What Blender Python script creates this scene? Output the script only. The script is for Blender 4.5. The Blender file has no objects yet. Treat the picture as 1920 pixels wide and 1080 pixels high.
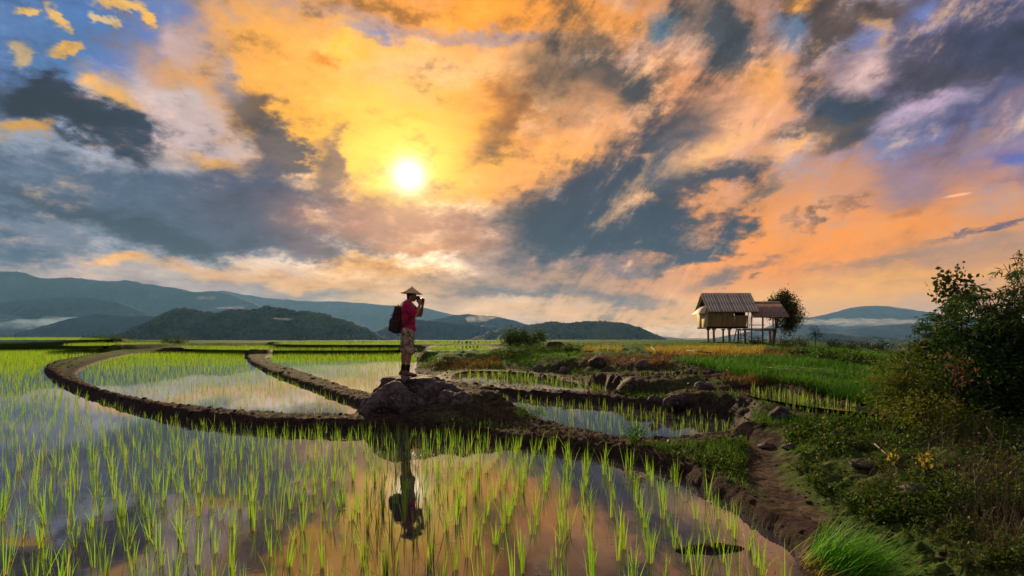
import bpy, bmesh, math, random
import numpy as np
from mathutils import Vector, Matrix, noise as mnoise

# ------------------------------------------------------------------ camera, sky, sun, exposure
S = bpy.context.scene
FPX, CX, HY = 1067.0, 960.0, 625.0        # focal length in photo pixels, principal column, horizon row
CAM_Z = 1.6
cam_d = bpy.data.cameras.new('camera')
cam_d.sensor_width = 36.0
cam_d.lens = 36.0 * FPX / 1920.0
cam_d.shift_y = (HY - 540.0) / 1920.0
cam_d.clip_start = 0.05
cam_d.clip_end = 60000.0
cam = bpy.data.objects.new('camera', cam_d)
S.collection.objects.link(cam)
cam.location = (0, 0, CAM_Z)
cam.rotation_euler = (math.radians(90), 0, 0)
S.camera = cam

S.view_settings.view_transform = 'Standard'
S.view_settings.look = 'None'
S.view_settings.gamma = 1.0
S.view_settings.use_curve_mapping = False
EXPO = 0.75
S.view_settings.exposure = EXPO
SKY_GAIN = 2.0 ** (-EXPO)                  # the sky's radiance for the picture values below
SUN_AZ, SUN_EL = -10.3, 15.3

def lin(c):
    out = []
    for v in c[:3]:
        v /= 255.0
        out.append(v / 12.92 if v <= 0.04045 else ((v + 0.055) / 1.055) ** 2.4)
    return out

def sky_dir(x, y):                         # a picture position as azimuth and elevation
    a = math.atan((x - CX) / FPX)
    return np.array([a, math.atan((HY - y) / FPX * math.cos(a))])

class Graph:                               # small helper for writing shader node trees
    def __init__(s, tree):
        s.t = tree; s.N = tree.nodes; s.L = tree.links
    def new(s, t, **k):
        n = s.N.new(t)
        for a, b in k.items(): setattr(n, a, b)
        return n
    def put(s, n, i, v):
        if isinstance(v, bpy.types.NodeSocket): s.L.new(v, n.inputs[i])
        else: n.inputs[i].default_value = v
    def math(s, op, a, b=None, c=None, clamp=False):
        n = s.new('ShaderNodeMath', operation=op, use_clamp=clamp)
        s.put(n, 0, a)
        if b is not None: s.put(n, 1, b)
        if c is not None: s.put(n, 2, c)
        return n.outputs[0]
    def vec(s, op, a, b=None, c=None):
        n = s.new('ShaderNodeVectorMath', operation=op)
        s.put(n, 0, a)
        if b is not None: s.put(n, 1, b)
        if c is not None: s.put(n, 2, c)
        return n.outputs['Value'] if op in ('DOT_PRODUCT', 'LENGTH') else n.outputs[0]
    def scale(s, a, f):
        n = s.new('ShaderNodeVectorMath', operation='SCALE')
        s.put(n, 0, a); s.put(n, 'Scale', f)
        return n.outputs[0]
    def mix(s, f, a, b, bt='MIX'):
        n = s.new('ShaderNodeMix', data_type='RGBA', blend_type=bt)
        s.put(n, 0, f)
        for i, v in ((6, a), (7, b)):
            if isinstance(v, (list, tuple)): v = (*v[:3], 1.0)
            s.put(n, i, v)
        return n.outputs[2]
    def mr(s, v, a, b, c=0.0, d=1.0, kind='SMOOTHSTEP'):
        n = s.new('ShaderNodeMapRange', interpolation_type=kind)
        s.put(n, 0, v)
        for i, q in ((1, a), (2, b), (3, c), (4, d)): n.inputs[i].default_value = q
        return n.outputs[0]
    def noise(s, vec, scale, detail=4.0, rough=0.55, dist=0.0):
        n = s.new('ShaderNodeTexNoise', noise_dimensions='3D')
        if vec is not None: s.put(n, 'Vector', vec)
        n.inputs['Scale'].default_value = scale
        n.inputs['Detail'].default_value = detail
        n.inputs['Roughness'].default_value = rough
        n.inputs['Distortion'].default_value = dist
        return n

SKY_K = 1.8
def blob_prep(b):
    x, y, rx, ry, rot, rgb, o = b
    o = dict(o)
    c = sky_dir(x, y)
    r = math.radians(rot)
    def ax(dx, dy, n):
        d = (sky_dir(x + dx, y + dy) - sky_dir(x - dx, y - dy)) * 0.5
        return d * n
    e1 = ax(math.cos(r), math.sin(r), rx); e2 = ax(-math.sin(r), math.cos(r), ry)
    ang = math.atan2(e1[1], e1[0])
    kind = 'exact' if o.get('exact') else ('fine' if o.get('fine') else 'wide')
    s = o.get('soft', 0.6)
    s = min(1.0, s * (1.2 if kind == 'fine' else 1.2))
    r_in, r_out = math.sqrt(max(0, 1 - 1.1 * s)), math.sqrt(1 + s)
    l1, l2 = float(np.hypot(*e1)), float(np.hypot(*e2))
    m = {'exact': 0.0, 'fine': 0.035, 'wide': 0.085}[kind]
    ex = math.hypot(l1 * math.cos(ang), l2 * math.sin(ang)) * SKY_K * 0.9 + m
    ey = math.hypot(l1 * math.sin(ang), l2 * math.cos(ang)) * SKY_K * 0.9 + m
    return dict(c=c, ang=ang, l=(l1, l2), g=(1 - r_out / SKY_K, 1 - r_in / SKY_K), rgb=lin(rgb), op=o.get('op', 1.0),
                kind=kind, rag=o.get('rag', 1.0), box=(c[0] - ex, c[0] + ex, c[1] - ey, c[1] + ey))

def sky_leaf(idx, blobs):
    """one patch of sky: the cloud masses that reach into it, then the fine relief of the clouds"""
    t = bpy.data.node_groups.new('sky_patch', 'ShaderNodeTree')
    I = t.interface
    for nm, ty in (('Base', 'NodeSocketColor'), ('Wide', 'NodeSocketVector'), ('Fine', 'NodeSocketVector'),
                   ('Exact', 'NodeSocketVector'), ('Edge', 'NodeSocketFloat'), ('Gain', 'NodeSocketFloat')):
        I.new_socket(nm, in_out='INPUT', socket_type=ty)
    I.new_socket('Shader', in_out='OUTPUT', socket_type='NodeSocketShader')
    g = Graph(t)
    gi = g.new('NodeGroupInput'); go = g.new('NodeGroupOutput')
    P = {'wide': gi.outputs['Wide'], 'fine': gi.outputs['Fine'], 'exact': gi.outputs['Exact']}
    edge = gi.outputs['Edge']
    col = gi.outputs['Base']
    for b in blobs:
        m = g.new('ShaderNodeMapping', vector_type='TEXTURE')
        g.put(m, 0, P[b['kind']])
        m.inputs['Location'].default_value = (b['c'][0], b['c'][1], 0)
        m.inputs['Rotation'].default_value = (0, 0, b['ang'])
        m.inputs['Scale'].default_value = (b['l'][0] * SKY_K, b['l'][1] * SKY_K, 1)
        gr = g.new('ShaderNodeTexGradient', gradient_type='SPHERICAL')
        g.put(gr, 0, m.outputs[0])
        w = gr.outputs['Fac']
        if b['kind'] != 'exact':
            w = g.math('MULTIPLY_ADD', edge, (-0.62 if b['kind'] == 'fine' else -0.46) * b['rag'], w)
        w = g.mr(w, b['g'][0], b['g'][1], 0.0, b['op'])
        col = g.mix(w, col, b['rgb'])
    gn = gi.outputs['Gain']                 # relief: lit crests and shaded hollows of the cloud, more than a change of brightness
    col = g.mix(g.mr(gn, 1.08, 1.45, 0, .30), col, lin((246, 198, 134)))
    col = g.mix(g.mr(gn, 0.97, 0.60, 0, .48), col, lin((86, 84, 96)))
    col = g.scale(col, g.math('MULTIPLY_ADD', gn, 0.55, 0.45))
    sp = g.new('ShaderNodeGamma'); g.put(sp, 0, col); sp.inputs[1].default_value = 1.38
    col = g.scale(sp.outputs[0], 1.30)
    bg = g.new('ShaderNodeBackground')
    g.put(bg, 0, col); bg.inputs[1].default_value = SKY_GAIN
    g.L.new(bg.outputs[0], go.inputs[0])
    return t

def build_world():
    W = bpy.data.worlds.new('World')
    S.world = W
    W.use_nodes = True
    W.node_tree.nodes.clear()
    g = Graph(W.node_tree)
    D = g.new('ShaderNodeTexCoord').outputs['Generated']
    sep = g.new('ShaderNodeSeparateXYZ'); g.L.new(D, sep.inputs[0])
    az = g.math('ARCTAN2', sep.outputs[0], sep.outputs[1])
    el = g.math('ARCSINE', sep.outputs[2])
    cmb = g.new('ShaderNodeCombineXYZ'); g.L.new(az, cmb.inputs[0]); g.L.new(el, cmb.inputs[1])
    P0 = cmb.outputs[0]
    # low clouds are seen edge-on: noise space stretched with height, so that puffs flatten at the horizon
    c2 = g.new('ShaderNodeCombineXYZ')
    g.L.new(sep.outputs[0], c2.inputs[0]); g.L.new(sep.outputs[1], c2.inputs[1])
    g.L.new(g.math('MULTIPLY', g.math('POWER', g.math('ABSOLUTE', sep.outputs[2]), 0.8), 1.9), c2.inputs[2])
    DF = c2.outputs[0]
    # the clouds to the right stream towards the upper right
    wind = g.new('ShaderNodeMapping', vector_type='TEXTURE')
    g.L.new(D, wind.inputs[0])
    wind.inputs['Rotation'].default_value = (0, math.radians(-52), 0)
    wind.inputs['Scale'].default_value = (3.2, 1.0, 0.75)
    n_big = g.noise(DF, 4.2, 4.0, 0.62, 0.3)
    n_mid = g.noise(DF, 11.0, 6.0, 0.66)
    n_wind = g.noise(wind.outputs[0], 12.0, 6.0, 0.68, 0.25)
    n_fine = g.noise(DF, 34.0, 4.0, 0.7)
    rside = g.mr(az, math.radians(-6), math.radians(12))
    v1 = g.vec('SUBTRACT', n_big.outputs['Color'], (0.5, 0.5, 0.5))
    v2 = g.vec('SUBTRACT', n_mid.outputs['Color'], (0.5, 0.5, 0.5))
    def warp(a, b):
        v = g.vec('MULTIPLY_ADD', v1, (a, a * 0.6, 0), P0)
        return g.vec('MULTIPLY_ADD', v2, (b, b * 0.7, 0), v)
    PW = warp(0.22, 0.13)
    PS = warp(0.10, 0.11)
    nf = g.math('SUBTRACT', n_mid.outputs[0], 0.5)
    nw = g.math('MULTIPLY', g.math('SUBTRACT', n_wind.outputs[0], 0.5), rside)
    ff = g.math('SUBTRACT', n_fine.outputs[0], 0.5)
    edge = g.math('MULTIPLY_ADD', nw, 1.7, g.math('MULTIPLY_ADD', ff, 0.6, g.math('MULTIPLY', nf, 1.25)))
    # clear air: the Nishita sky, veiled by high thin cloud
    sky = g.new('ShaderNodeTexSky', sky_type='NISHITA')
    sky.sun_disc = False
    sky.sun_elevation = math.radians(SUN_EL)
    sky.sun_rotation = math.radians(SUN_AZ)
    sky.air_density = 1.3; sky.dust_density = 2.0; sky.ozone_density = 2.0
    clear = g.mix(0.7, g.scale(sky.outputs[0], 0.10), lin((104, 128, 176)))
    cloudc = g.mix(g.mr(n_mid.outputs[0], 0.35, 0.66), lin((104, 106, 124)), lin((214, 176, 150)))
    col = g.mix(g.mr(n_big.outputs[0], 0.36, 0.60, 0, 0.85), clear, cloudc)
    col = g.mix(g.mr(el, math.radians(16), math.radians(1), 0, 0.6), col, lin((196, 172, 158)))
    det = g.math('MULTIPLY_ADD', ff, 0.5, g.math('MULTIPLY_ADD', nf, g.mr(rside, 0, 1, 1.35, 0.7), g.math('MULTIPLY', nw, 2.2)))
    cm = g.new('ShaderNodeMapping', vector_type='TEXTURE'); g.put(cm, 0, P0)      # a calm field of even air low at the right
    cm.inputs['Location'].default_value = (0.56, 0.12, 0); cm.inputs['Scale'].default_value = (0.34, 0.20, 1)
    cg = g.new('ShaderNodeTexGradient', gradient_type='SPHERICAL'); g.put(cg, 0, cm.outputs[0])
    det = g.math('MULTIPLY', det, g.mr(cg.outputs['Fac'], 0.0, 0.6, 1.0, 0.30))
    gain = g.math('MAXIMUM', g.math('MULTIPLY_ADD', det, 1.0, 1.0), 0.3)
    blobs = [blob_prep(b) for b in SKY_BLOBS]
    srcs = (col, PW, PS, P0, edge, gain)
    def leaf(bl):
        n = g.new('ShaderNodeGroup')
        n.node_tree = sky_leaf(0, bl)
        for i, q in enumerate(srcs): g.L.new(q, n.inputs[i])
        return n.outputs[0]
    count = [0]
    def tree(bl, x0, x1, y0, y1, depth):
        bl = [b for b in bl if b['box'][1] > x0 and b['box'][0] < x1 and b['box'][3] > y0 and b['box'][2] < y1]
        if depth == 0 or len(bl) < 18:
            count[0] += 1
            return leaf(bl)
        byx = (x1 - x0) > 1.5 * (y1 - y0)
        n = g.new('ShaderNodeMixShader')
        m = (x0 + x1) / 2 if byx else (y0 + y1) / 2
        g.put(n, 0, g.math('GREATER_THAN', az if byx else el, m))
        if byx: A, B = tree(bl, x0, m, y0, y1, depth - 1), tree(bl, m, x1, y0, y1, depth - 1)
        else: A, B = tree(bl, x0, x1, y0, m, depth - 1), tree(bl, x0, x1, m, y1, depth - 1)
        g.L.new(A, n.inputs[1]); g.L.new(B, n.inputs[2])
        return n.outputs[0]
    X0, X1, Y0, Y1 = -0.95, 0.95, -0.02, 0.66
    inner = tree(blobs, X0, X1, Y0, Y1, 5)
    outer = leaf([])
    inside = g.math('MULTIPLY', g.math('LESS_THAN', g.math('ABSOLUTE', az), X1),
                    g.math('MULTIPLY', g.math('GREATER_THAN', el, Y0), g.math('LESS_THAN', el, Y1)))
    n = g.new('ShaderNodeMixShader')
    g.put(n, 0, inside); g.L.new(outer, n.inputs[1]); g.L.new(inner, n.inputs[2])
    base = n.outputs[0]
    # the sun behind thin cloud: glow, core and disc
    sa, se = math.radians(SUN_AZ), math.radians(SUN_EL)
    sd = (math.sin(sa) * math.cos(se), math.cos(sa) * math.cos(se), math.sin(se))
    ang = g.math('ARCCOSINE', g.math('MINIMUM', g.vec('DOT_PRODUCT', g.vec('NORMALIZE', D), sd), 1.0))
    glow = g.math('POWER', g.mr(ang, math.radians(17), 0.0, 0, 1, 'LINEAR'), 3.6)
    halo = g.scale((0.75, 0.50, 0.16), glow)
    core = g.mr(ang, math.radians(4.0), math.radians(0.4))
    halo = g.vec('ADD', halo, g.scale((0.5, 0.5, 0.42), g.math('POWER', core, 2.0)))
    halo = g.vec('ADD', halo, g.scale((1.0, 0.95, 0.8), g.math('POWER', g.mr(ang, math.radians(2.6), math.radians(0.2)), 1.6)))
    b2 = g.new('ShaderNodeBackground'); g.put(b2, 0, halo); b2.inputs[1].default_value = SKY_GAIN
    add = g.new('ShaderNodeAddShader'); g.L.new(base, add.inputs[0]); g.L.new(b2.outputs[0], add.inputs[1])
    out = g.new('ShaderNodeOutputWorld')
    g.L.new(add.outputs[0], out.inputs[0])
    W.cycles.sampling_method = 'MANUAL'
    W.cycles.sample_map_resolution = 512
    print('sky patches', count[0])

# (x, y, rx, ry, rot) -> direction of a cloud mass; colour; options
SKY_BLOBS = [
 # broad fields
 (330, 60, 430, 190, 0, (96, 134, 186), dict(soft=.7)),
 (60, 60, 160, 150, 0, (112, 142, 178), dict(soft=.8, op=.7)),
 (120, 360, 430, 150, 0, (158, 164, 176), dict(soft=.8)),
 (1790, 280, 330, 110, -8, (132, 132, 172), dict(soft=.8)),
 (1500, 470, 620, 150, -4, (248, 168, 62), dict(soft=.9)),
 (1270, 240, 330, 280, 0, (230, 166, 106), dict(soft=.8)),
 (760, 190, 400, 270, 0, (247, 184, 98), dict(soft=.7)),
 (1000, 20, 330, 70, 4, (240, 172, 88), dict(soft=.7)),
 (1760, 110, 300, 180, -20, (112, 106, 132), dict(soft=.8)),
 (1800, 510, 300, 75, -3, (204, 158, 118), dict(soft=.9)),
 (1500, 560, 520, 40, 0, (252, 190, 88), dict(soft=.9)),
 (1450, 612, 640, 28, 0, (244, 206, 166), dict(soft=.9, rag=.3)),
 (330, 560, 560, 60, 4, (186, 168, 160), dict(soft=.8)),
 # golden clouds, upper left of the sun
 (470, 120, 150, 110, -20, (240, 182, 92), dict(soft=.7)),
 (640, 130, 200, 110, 10, (248, 190, 100), dict(soft=.8)),
 (560, 235, 130, 90, 0, (250, 192, 84), dict(soft=.8)),
 (690, 260, 120, 100, 0, (254, 206, 96), dict(soft=.8)),
 (820, 135, 190, 60, 6, (250, 200, 142), dict(soft=.8)),
 (830, 55, 250, 18, 7, (196, 168, 158), dict(soft=.7, fine=1)),
 (690, 60, 70, 16, 8, (168, 160, 180), dict(soft=.7, fine=1)),
 (860, 20, 240, 30, 3, (247, 176, 72), dict(soft=.8)),
 (740, 8, 130, 16, 2, (160, 120, 70), dict(soft=.9, op=.8)),
 (660, 90, 60, 40, 20, (253, 200, 92), dict(soft=.8)),
 (620, 115, 50, 14, 12, (226, 158, 62), dict(soft=.8, fine=1)),
 (760, 225, 60, 9, -4, (238, 166, 66), dict(soft=.9, fine=1)),
 (900, 230, 90, 60, -35, (242, 170, 78), dict(soft=.9)),
 (880, 310, 120, 70, 0, (248, 184, 76), dict(soft=.9)),
 (1010, 300, 130, 90, -20, (246, 178, 98), dict(soft=.9)),
 (780, 290, 150, 110, 0, (254, 214, 92), dict(soft=.9)),
 # top-left scraps on the blue
 (95, 14, 17, 26, -10, (226, 190, 122), dict(soft=.6, rag=2.3, fine=1)),
 (35, 6, 26, 12, 0, (226, 190, 122), dict(soft=.6, rag=2.3, fine=1)),
 (104, 84, 44, 13, 8, (226, 186, 112), dict(soft=.6, rag=2.3, fine=1)),
 (2, 92, 22, 26, 0, (206, 184, 146), dict(soft=.7, rag=2.3, fine=1)),
 (235, 12, 58, 13, 14, (230, 190, 118), dict(soft=.6, rag=2.3, fine=1)),
 (280, 38, 24, 11, 28, (236, 190, 106), dict(soft=.6, rag=2.3, fine=1)),
 (188, 38, 26, 10, 40, (214, 190, 150), dict(soft=.6, rag=2.3, fine=1)),
 (340, 90, 30, 26, 30, (196, 176, 178), dict(soft=.9, op=.8, fine=1)),
 (385, 130, 40, 36, 50, (184, 172, 180), dict(soft=.9, op=.7)),
 (330, 200, 90, 30, 35, (206, 190, 186), dict(soft=.9)),
 (380, 270, 110, 42, 10, (204, 186, 184), dict(soft=.9)),
 # the long dark cloud at the left and its gilded rim
 (232, 178, 96, 32, 32, (226, 180, 104), dict(soft=.8, fine=1)),
 (190, 150, 40, 18, 10, (226, 180, 104), dict(soft=.8, fine=1)),
 (60, 180, 150, 58, 4, (66, 70, 82), dict(soft=.5)),
 (205, 235, 150, 52, 26, (74, 80, 96), dict(soft=.55)),
 (110, 205, 120, 45, 16, (68, 72, 84), dict(soft=.6)),
 (20, 240, 46, 18, 0, (206, 164, 92), dict(soft=.7, fine=1)),
 (60, 300, 200, 34, 4, (170, 178, 190), dict(soft=.9)),
 (260, 318, 190, 26, 8, (176, 172, 180), dict(soft=.9)),
 # brown knots
 (455, 205, 50, 44, -30, (140, 116, 92), dict(soft=.6)),
 (420, 180, 40, 26, 40, (140, 140, 160), dict(soft=.9, op=.7, fine=1)),
 (420, 312, 52, 17, 8, (240, 188, 104), dict(soft=.7, fine=1)),
 (505, 280, 44, 60, -10, (132, 116, 112), dict(soft=.55)),
 (600, 305, 40, 56, -8, (160, 130, 112), dict(soft=.6)),
 # low blue-grey mass, left
 (60, 385, 220, 70, 0, (108, 124, 146), dict(soft=.8)),
 (90, 345, 90, 22, -5, (150, 162, 180), dict(soft=.9, fine=1)),
 (330, 385, 300, 62, 10, (104, 116, 134), dict(soft=.6)),
 (500, 365, 150, 60, 0, (106, 108, 126), dict(soft=.6)),
 (240, 425, 260, 36, 10, (86, 94, 106), dict(soft=.7)),
 (560, 420, 260, 52, 6, (112, 110, 124), dict(soft=.7)),
 (700, 385, 170, 66, 0, (170, 128, 118), dict(soft=.8)),
 (760, 430, 200, 44, 0, (186, 140, 120), dict(soft=.9)),
 (50, 470, 110, 46, 0, (98, 112, 130), dict(soft=.8)),
 (120, 440, 60, 22, 0, (134, 140, 152), dict(soft=.9, fine=1)),
 (40, 555, 240, 36, 6, (104, 124, 146), dict(soft=.9)),
 # gold slits above the mountains
 (210, 484, 42, 12, 6, (246, 192, 116), dict(soft=.8, fine=1)),
 (350, 500, 130, 14, 6, (226, 184, 138), dict(soft=.9, fine=1)),
 (620, 525, 240, 34, 6, (236, 186, 122), dict(soft=.9)),
 (590, 470, 100, 14, 4, (150, 132, 132), dict(soft=.9, fine=1)),
 (860, 545, 260, 40, 3, (212, 170, 126), dict(soft=.9)),
 (700, 500, 140, 18, 3, (236, 178, 98), dict(soft=.9, fine=1)),
 (800, 465, 100, 12, 2, (226, 164, 98), dict(soft=.9, fine=1)),
 (560, 555, 120, 14, 6, (164, 150, 144), dict(soft=.9, fine=1, op=.8)),
 (1000, 480, 160, 50, 0, (168, 142, 132), dict(soft=.9)),
 (960, 535, 140, 22, 2, (176, 148, 126), dict(soft=.9, fine=1)),
 (1080, 520, 180, 26, 0, (196, 158, 128), dict(soft=.9)),
 (1150, 552, 150, 18, 3, (124, 112, 116), dict(soft=.8, fine=1)),
 (940, 548, 90, 12, 2, (136, 122, 120), dict(soft=.8, fine=1)),
 (1050, 588, 330, 20, 1, (247, 196, 132), dict(soft=.8, fine=1)),
 (720, 570, 120, 10, 1, (238, 194, 130), dict(soft=.8, fine=1)),
 # streaming brown clouds, upper centre
 (1010, 150, 70, 110, 42, (158, 130, 104), dict(soft=.8)),
 (930, 225, 40, 70, 35, (176, 128, 80), dict(soft=.8)),
 (1120, 130, 90, 110, 40, (112, 102, 94), dict(soft=.7)),
 (1200, 160, 66, 110, 45, (100, 96, 96), dict(soft=.7)),
 (1060, 210, 110, 40, -40, (190, 150, 116), dict(soft=.8, op=.8)),
 (1100, 240, 70, 60, -30, (232, 178, 128), dict(soft=.9)),
 (1040, 300, 90, 50, -25, (246, 186, 110), dict(soft=.9)),
 (840, 452, 130, 26, 0, (196, 148, 118), dict(soft=.9, fine=1, rag=.5)),
 (800, 415, 120, 24, 0, (184, 138, 122), dict(soft=.9, fine=1, rag=.5)),
 # the heavy blue-grey cloud right of the sun
 (1230, 300, 190, 88, -42, (92, 92, 102), dict(soft=.6)),
 (1130, 395, 200, 92, -16, (86, 89, 101), dict(soft=.6)),
 (1180, 340, 130, 60, -30, (88, 91, 104), dict(soft=.7)),
 (1180, 440, 170, 40, -4, (80, 87, 101), dict(soft=.6)),
 (1250, 400, 100, 36, -8, (84, 90, 104), dict(soft=.7)),
 (1250, 285, 60, 50, -40, (150, 138, 138), dict(soft=.9, op=.5)),
 (1180, 490, 120, 22, 0, (148, 130, 130), dict(soft=.9)),
 (1240, 520, 140, 26, -10, (222, 168, 118), dict(soft=.9)),
 (1330, 462, 100, 24, -18, (88, 91, 104), dict(soft=.6, fine=1)),
 (1280, 480, 50, 18, -10, (90, 92, 106), dict(soft=.7, fine=1)),
 (1350, 325, 110, 24, -12, (104, 100, 108), dict(soft=.7, fine=1)),
 (1430, 350, 70, 12, -30, (168, 140, 120), dict(soft=.8, fine=1)),
 (1350, 515, 60, 14, -14, (160, 130, 118), dict(soft=.8, fine=1)),
 # light between the clouds, right
 (1370, 230, 110, 60, -10, (236, 184, 144), dict(soft=.9)),
 (1440, 140, 80, 70, 20, (232, 174, 108), dict(soft=.8)),
 (1330, 280, 90, 30, -20, (244, 196, 140), dict(soft=.9, fine=1)),
 (1500, 265, 100, 18, -20, (244, 190, 122), dict(soft=.9, fine=1)),
 (1250, 45, 50, 34, -20, (112, 134, 150), dict(soft=.8, fine=1)),
 (1350, 50, 90, 74, 40, (100, 102, 106), dict(soft=.7)),
 (1480, 55, 44, 40, 30, (122, 136, 156), dict(soft=.8, fine=1)),
 (1545, 50, 90, 44, -48, (106, 92, 88), dict(soft=.7)),
 (1510, 15, 30, 18, 0, (228, 172, 96), dict(soft=.8, fine=1)),
 (1650, 20, 150, 26, -8, (118, 100, 92), dict(soft=.8)),
 (1560, 200, 80, 62, 20, (84, 90, 106), dict(soft=.6)),
 (1500, 240, 110, 22, -18, (126, 108, 98), dict(soft=.8)),
 (1565, 262, 60, 22, -25, (104, 98, 102), dict(soft=.8, fine=1)),
 (1620, 130, 60, 34, -10, (226, 196, 190), dict(soft=.8, fine=1)),
 (1640, 70, 40, 26, 60, (222, 176, 116), dict(soft=.8, fine=1)),
 (1620, 75, 46, 22, 0, (140, 148, 192), dict(soft=.9, fine=1, op=.7)),
 (1700, 190, 90, 34, -14, (198, 178, 196), dict(soft=.9)),
 (1730, 40, 44, 34, 30, (134, 142, 188), dict(soft=.9, fine=1)),
 (1740, 110, 120, 52, -10, (100, 92, 106), dict(soft=.7)),
 (1870, 70, 90, 90, 40, (88, 88, 112), dict(soft=.7)),
 (1780, 225, 100, 18, -34, (112, 108, 142), dict(soft=.8, fine=1)),
 (1880, 215, 60, 60, 0, (150, 128, 142), dict(soft=.9)),
 (1840, 260, 70, 30, -20, (168, 142, 144), dict(soft=.9)),
 (1890, 305, 60, 26, 0, (116, 122, 180), dict(soft=.8, fine=1)),
 (1880, 335, 60, 10, -14, (172, 138, 140), dict(soft=.8, fine=1)),
 (1640, 330, 150, 50, 0, (166, 142, 152), dict(soft=.9)),
 (1560, 340, 90, 60, 0, (222, 164, 112), dict(soft=.9, op=.7)),
 # scraps on the orange
 (1545, 400, 44, 9, -30, (156, 120, 96), dict(soft=.7, fine=1)),
 (1590, 382, 26, 12, -50, (178, 134, 104), dict(soft=.8, fine=1)),
 (1500, 410, 20, 9, -30, (186, 142, 108), dict(soft=.8, fine=1)),
 (1690, 396, 40, 20, -30, (198, 142, 96), dict(soft=.8, fine=1)),
 (1795, 366, 28, 3, -10, (244, 190, 150), dict(soft=.6, exact=1)),
 (1420, 490, 36, 11, -24, (168, 128, 106), dict(soft=.8, fine=1)),
 (1435, 512, 18, 6, -14, (174, 130, 100), dict(soft=.8, fine=1)),
 (1850, 430, 110, 9, -14, (126, 112, 122), dict(soft=.8, fine=1)),
 (1900, 418, 90, 9, -14, (132, 116, 130), dict(soft=.8, fine=1)),
 (1700, 484, 200, 12, -6, (184, 146, 114), dict(soft=.9, fine=1)),
 (1850, 470, 150, 30, -6, (186, 152, 130), dict(soft=.9)),
 (1780, 585, 200, 22, 0, (228, 184, 146), dict(soft=.9)),
]

build_world()
# ------------------------------------------------------------------ sun lamp
sun_d = bpy.data.lights.new('sun', 'SUN')
sun_d.energy = 4.0
sun_d.angle = math.radians(0.6)            # the disc is veiled by thin cloud
sun_d.color = (1.0, 0.74, 0.42)
sun = bpy.data.objects.new('sun', sun_d)
S.collection.objects.link(sun)
_sa, _se = math.radians(SUN_AZ), math.radians(SUN_EL)
SUN_DIR = Vector((math.sin(_sa) * math.cos(_se), math.cos(_sa) * math.cos(_se), math.sin(_se)))
sun.rotation_euler = SUN_DIR.to_track_quat('Z', 'Y').to_euler()
sun.location = (-20, 100, 40)

S.cycles.use_adaptive_sampling = True
S.cycles.adaptive_threshold = 0.02
S.cycles.use_denoising = True
S.cycles.max_bounces = 6
S.cycles.diffuse_bounces = 2
S.cycles.glossy_bounces = 3
S.cycles.transmission_bounces = 2
S.cycles.transparent_max_bounces = 6
S.cycles.volume_bounces = 0
S.cycles.caustics_reflective = False
S.cycles.caustics_refractive = False

random.seed(7)
RNG = np.random.default_rng(7)
COL = S.collection

# ------------------------------------------------------------------ helpers
def at(x, y, z):
    """world point on the level z that the photo shows at column x, row y"""
    Y = FPX * (CAM_Z - z) / (y - HY)
    return np.array([(x - CX) * Y / FPX, Y, z])
def at_d(x, y, Y):
    return np.array([(x - CX) * Y / FPX, Y, CAM_Z - (y - HY) * Y / FPX])
def sstep(a, b, x):
    t = np.clip((x - a) / (b - a), 0, 1)
    return t * t * (3 - 2 * t)

def _hash(ix, iy, seed):
    h = (ix.astype(np.int64) * 374761393 + iy.astype(np.int64) * 668265263 + seed * 1442695041) & 0xffffffff
    h = ((h ^ (h >> 13)) * 1274126177) & 0xffffffff
    return ((h ^ (h >> 16)) & 0xffff) / 65535.0
def vnoise(x, y, seed=0):
    x0, y0 = np.floor(x), np.floor(y)
    fx, fy = x - x0, y - y0
    fx = fx * fx * fx * (fx * (fx * 6 - 15) + 10); fy = fy * fy * fy * (fy * (fy * 6 - 15) + 10)
    a, b = _hash(x0, y0, seed), _hash(x0 + 1, y0, seed)
    c, d = _hash(x0, y0 + 1, seed), _hash(x0 + 1, y0 + 1, seed)
    return (a + (b - a) * fx) * (1 - fy) + (c + (d - c) * fx) * fy
def fbm(x, y, oct=4, seed=0, rough=0.5):
    s, a, t = 0.0, 1.0, 0.0
    for k in range(oct):
        s = s + a * vnoise(x + 17.3 * k, y - 9.1 * k, seed + k); t += a
        x, y, a = x * 2.03, y * 2.03, a * rough
    return s / t - 0.5

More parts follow.
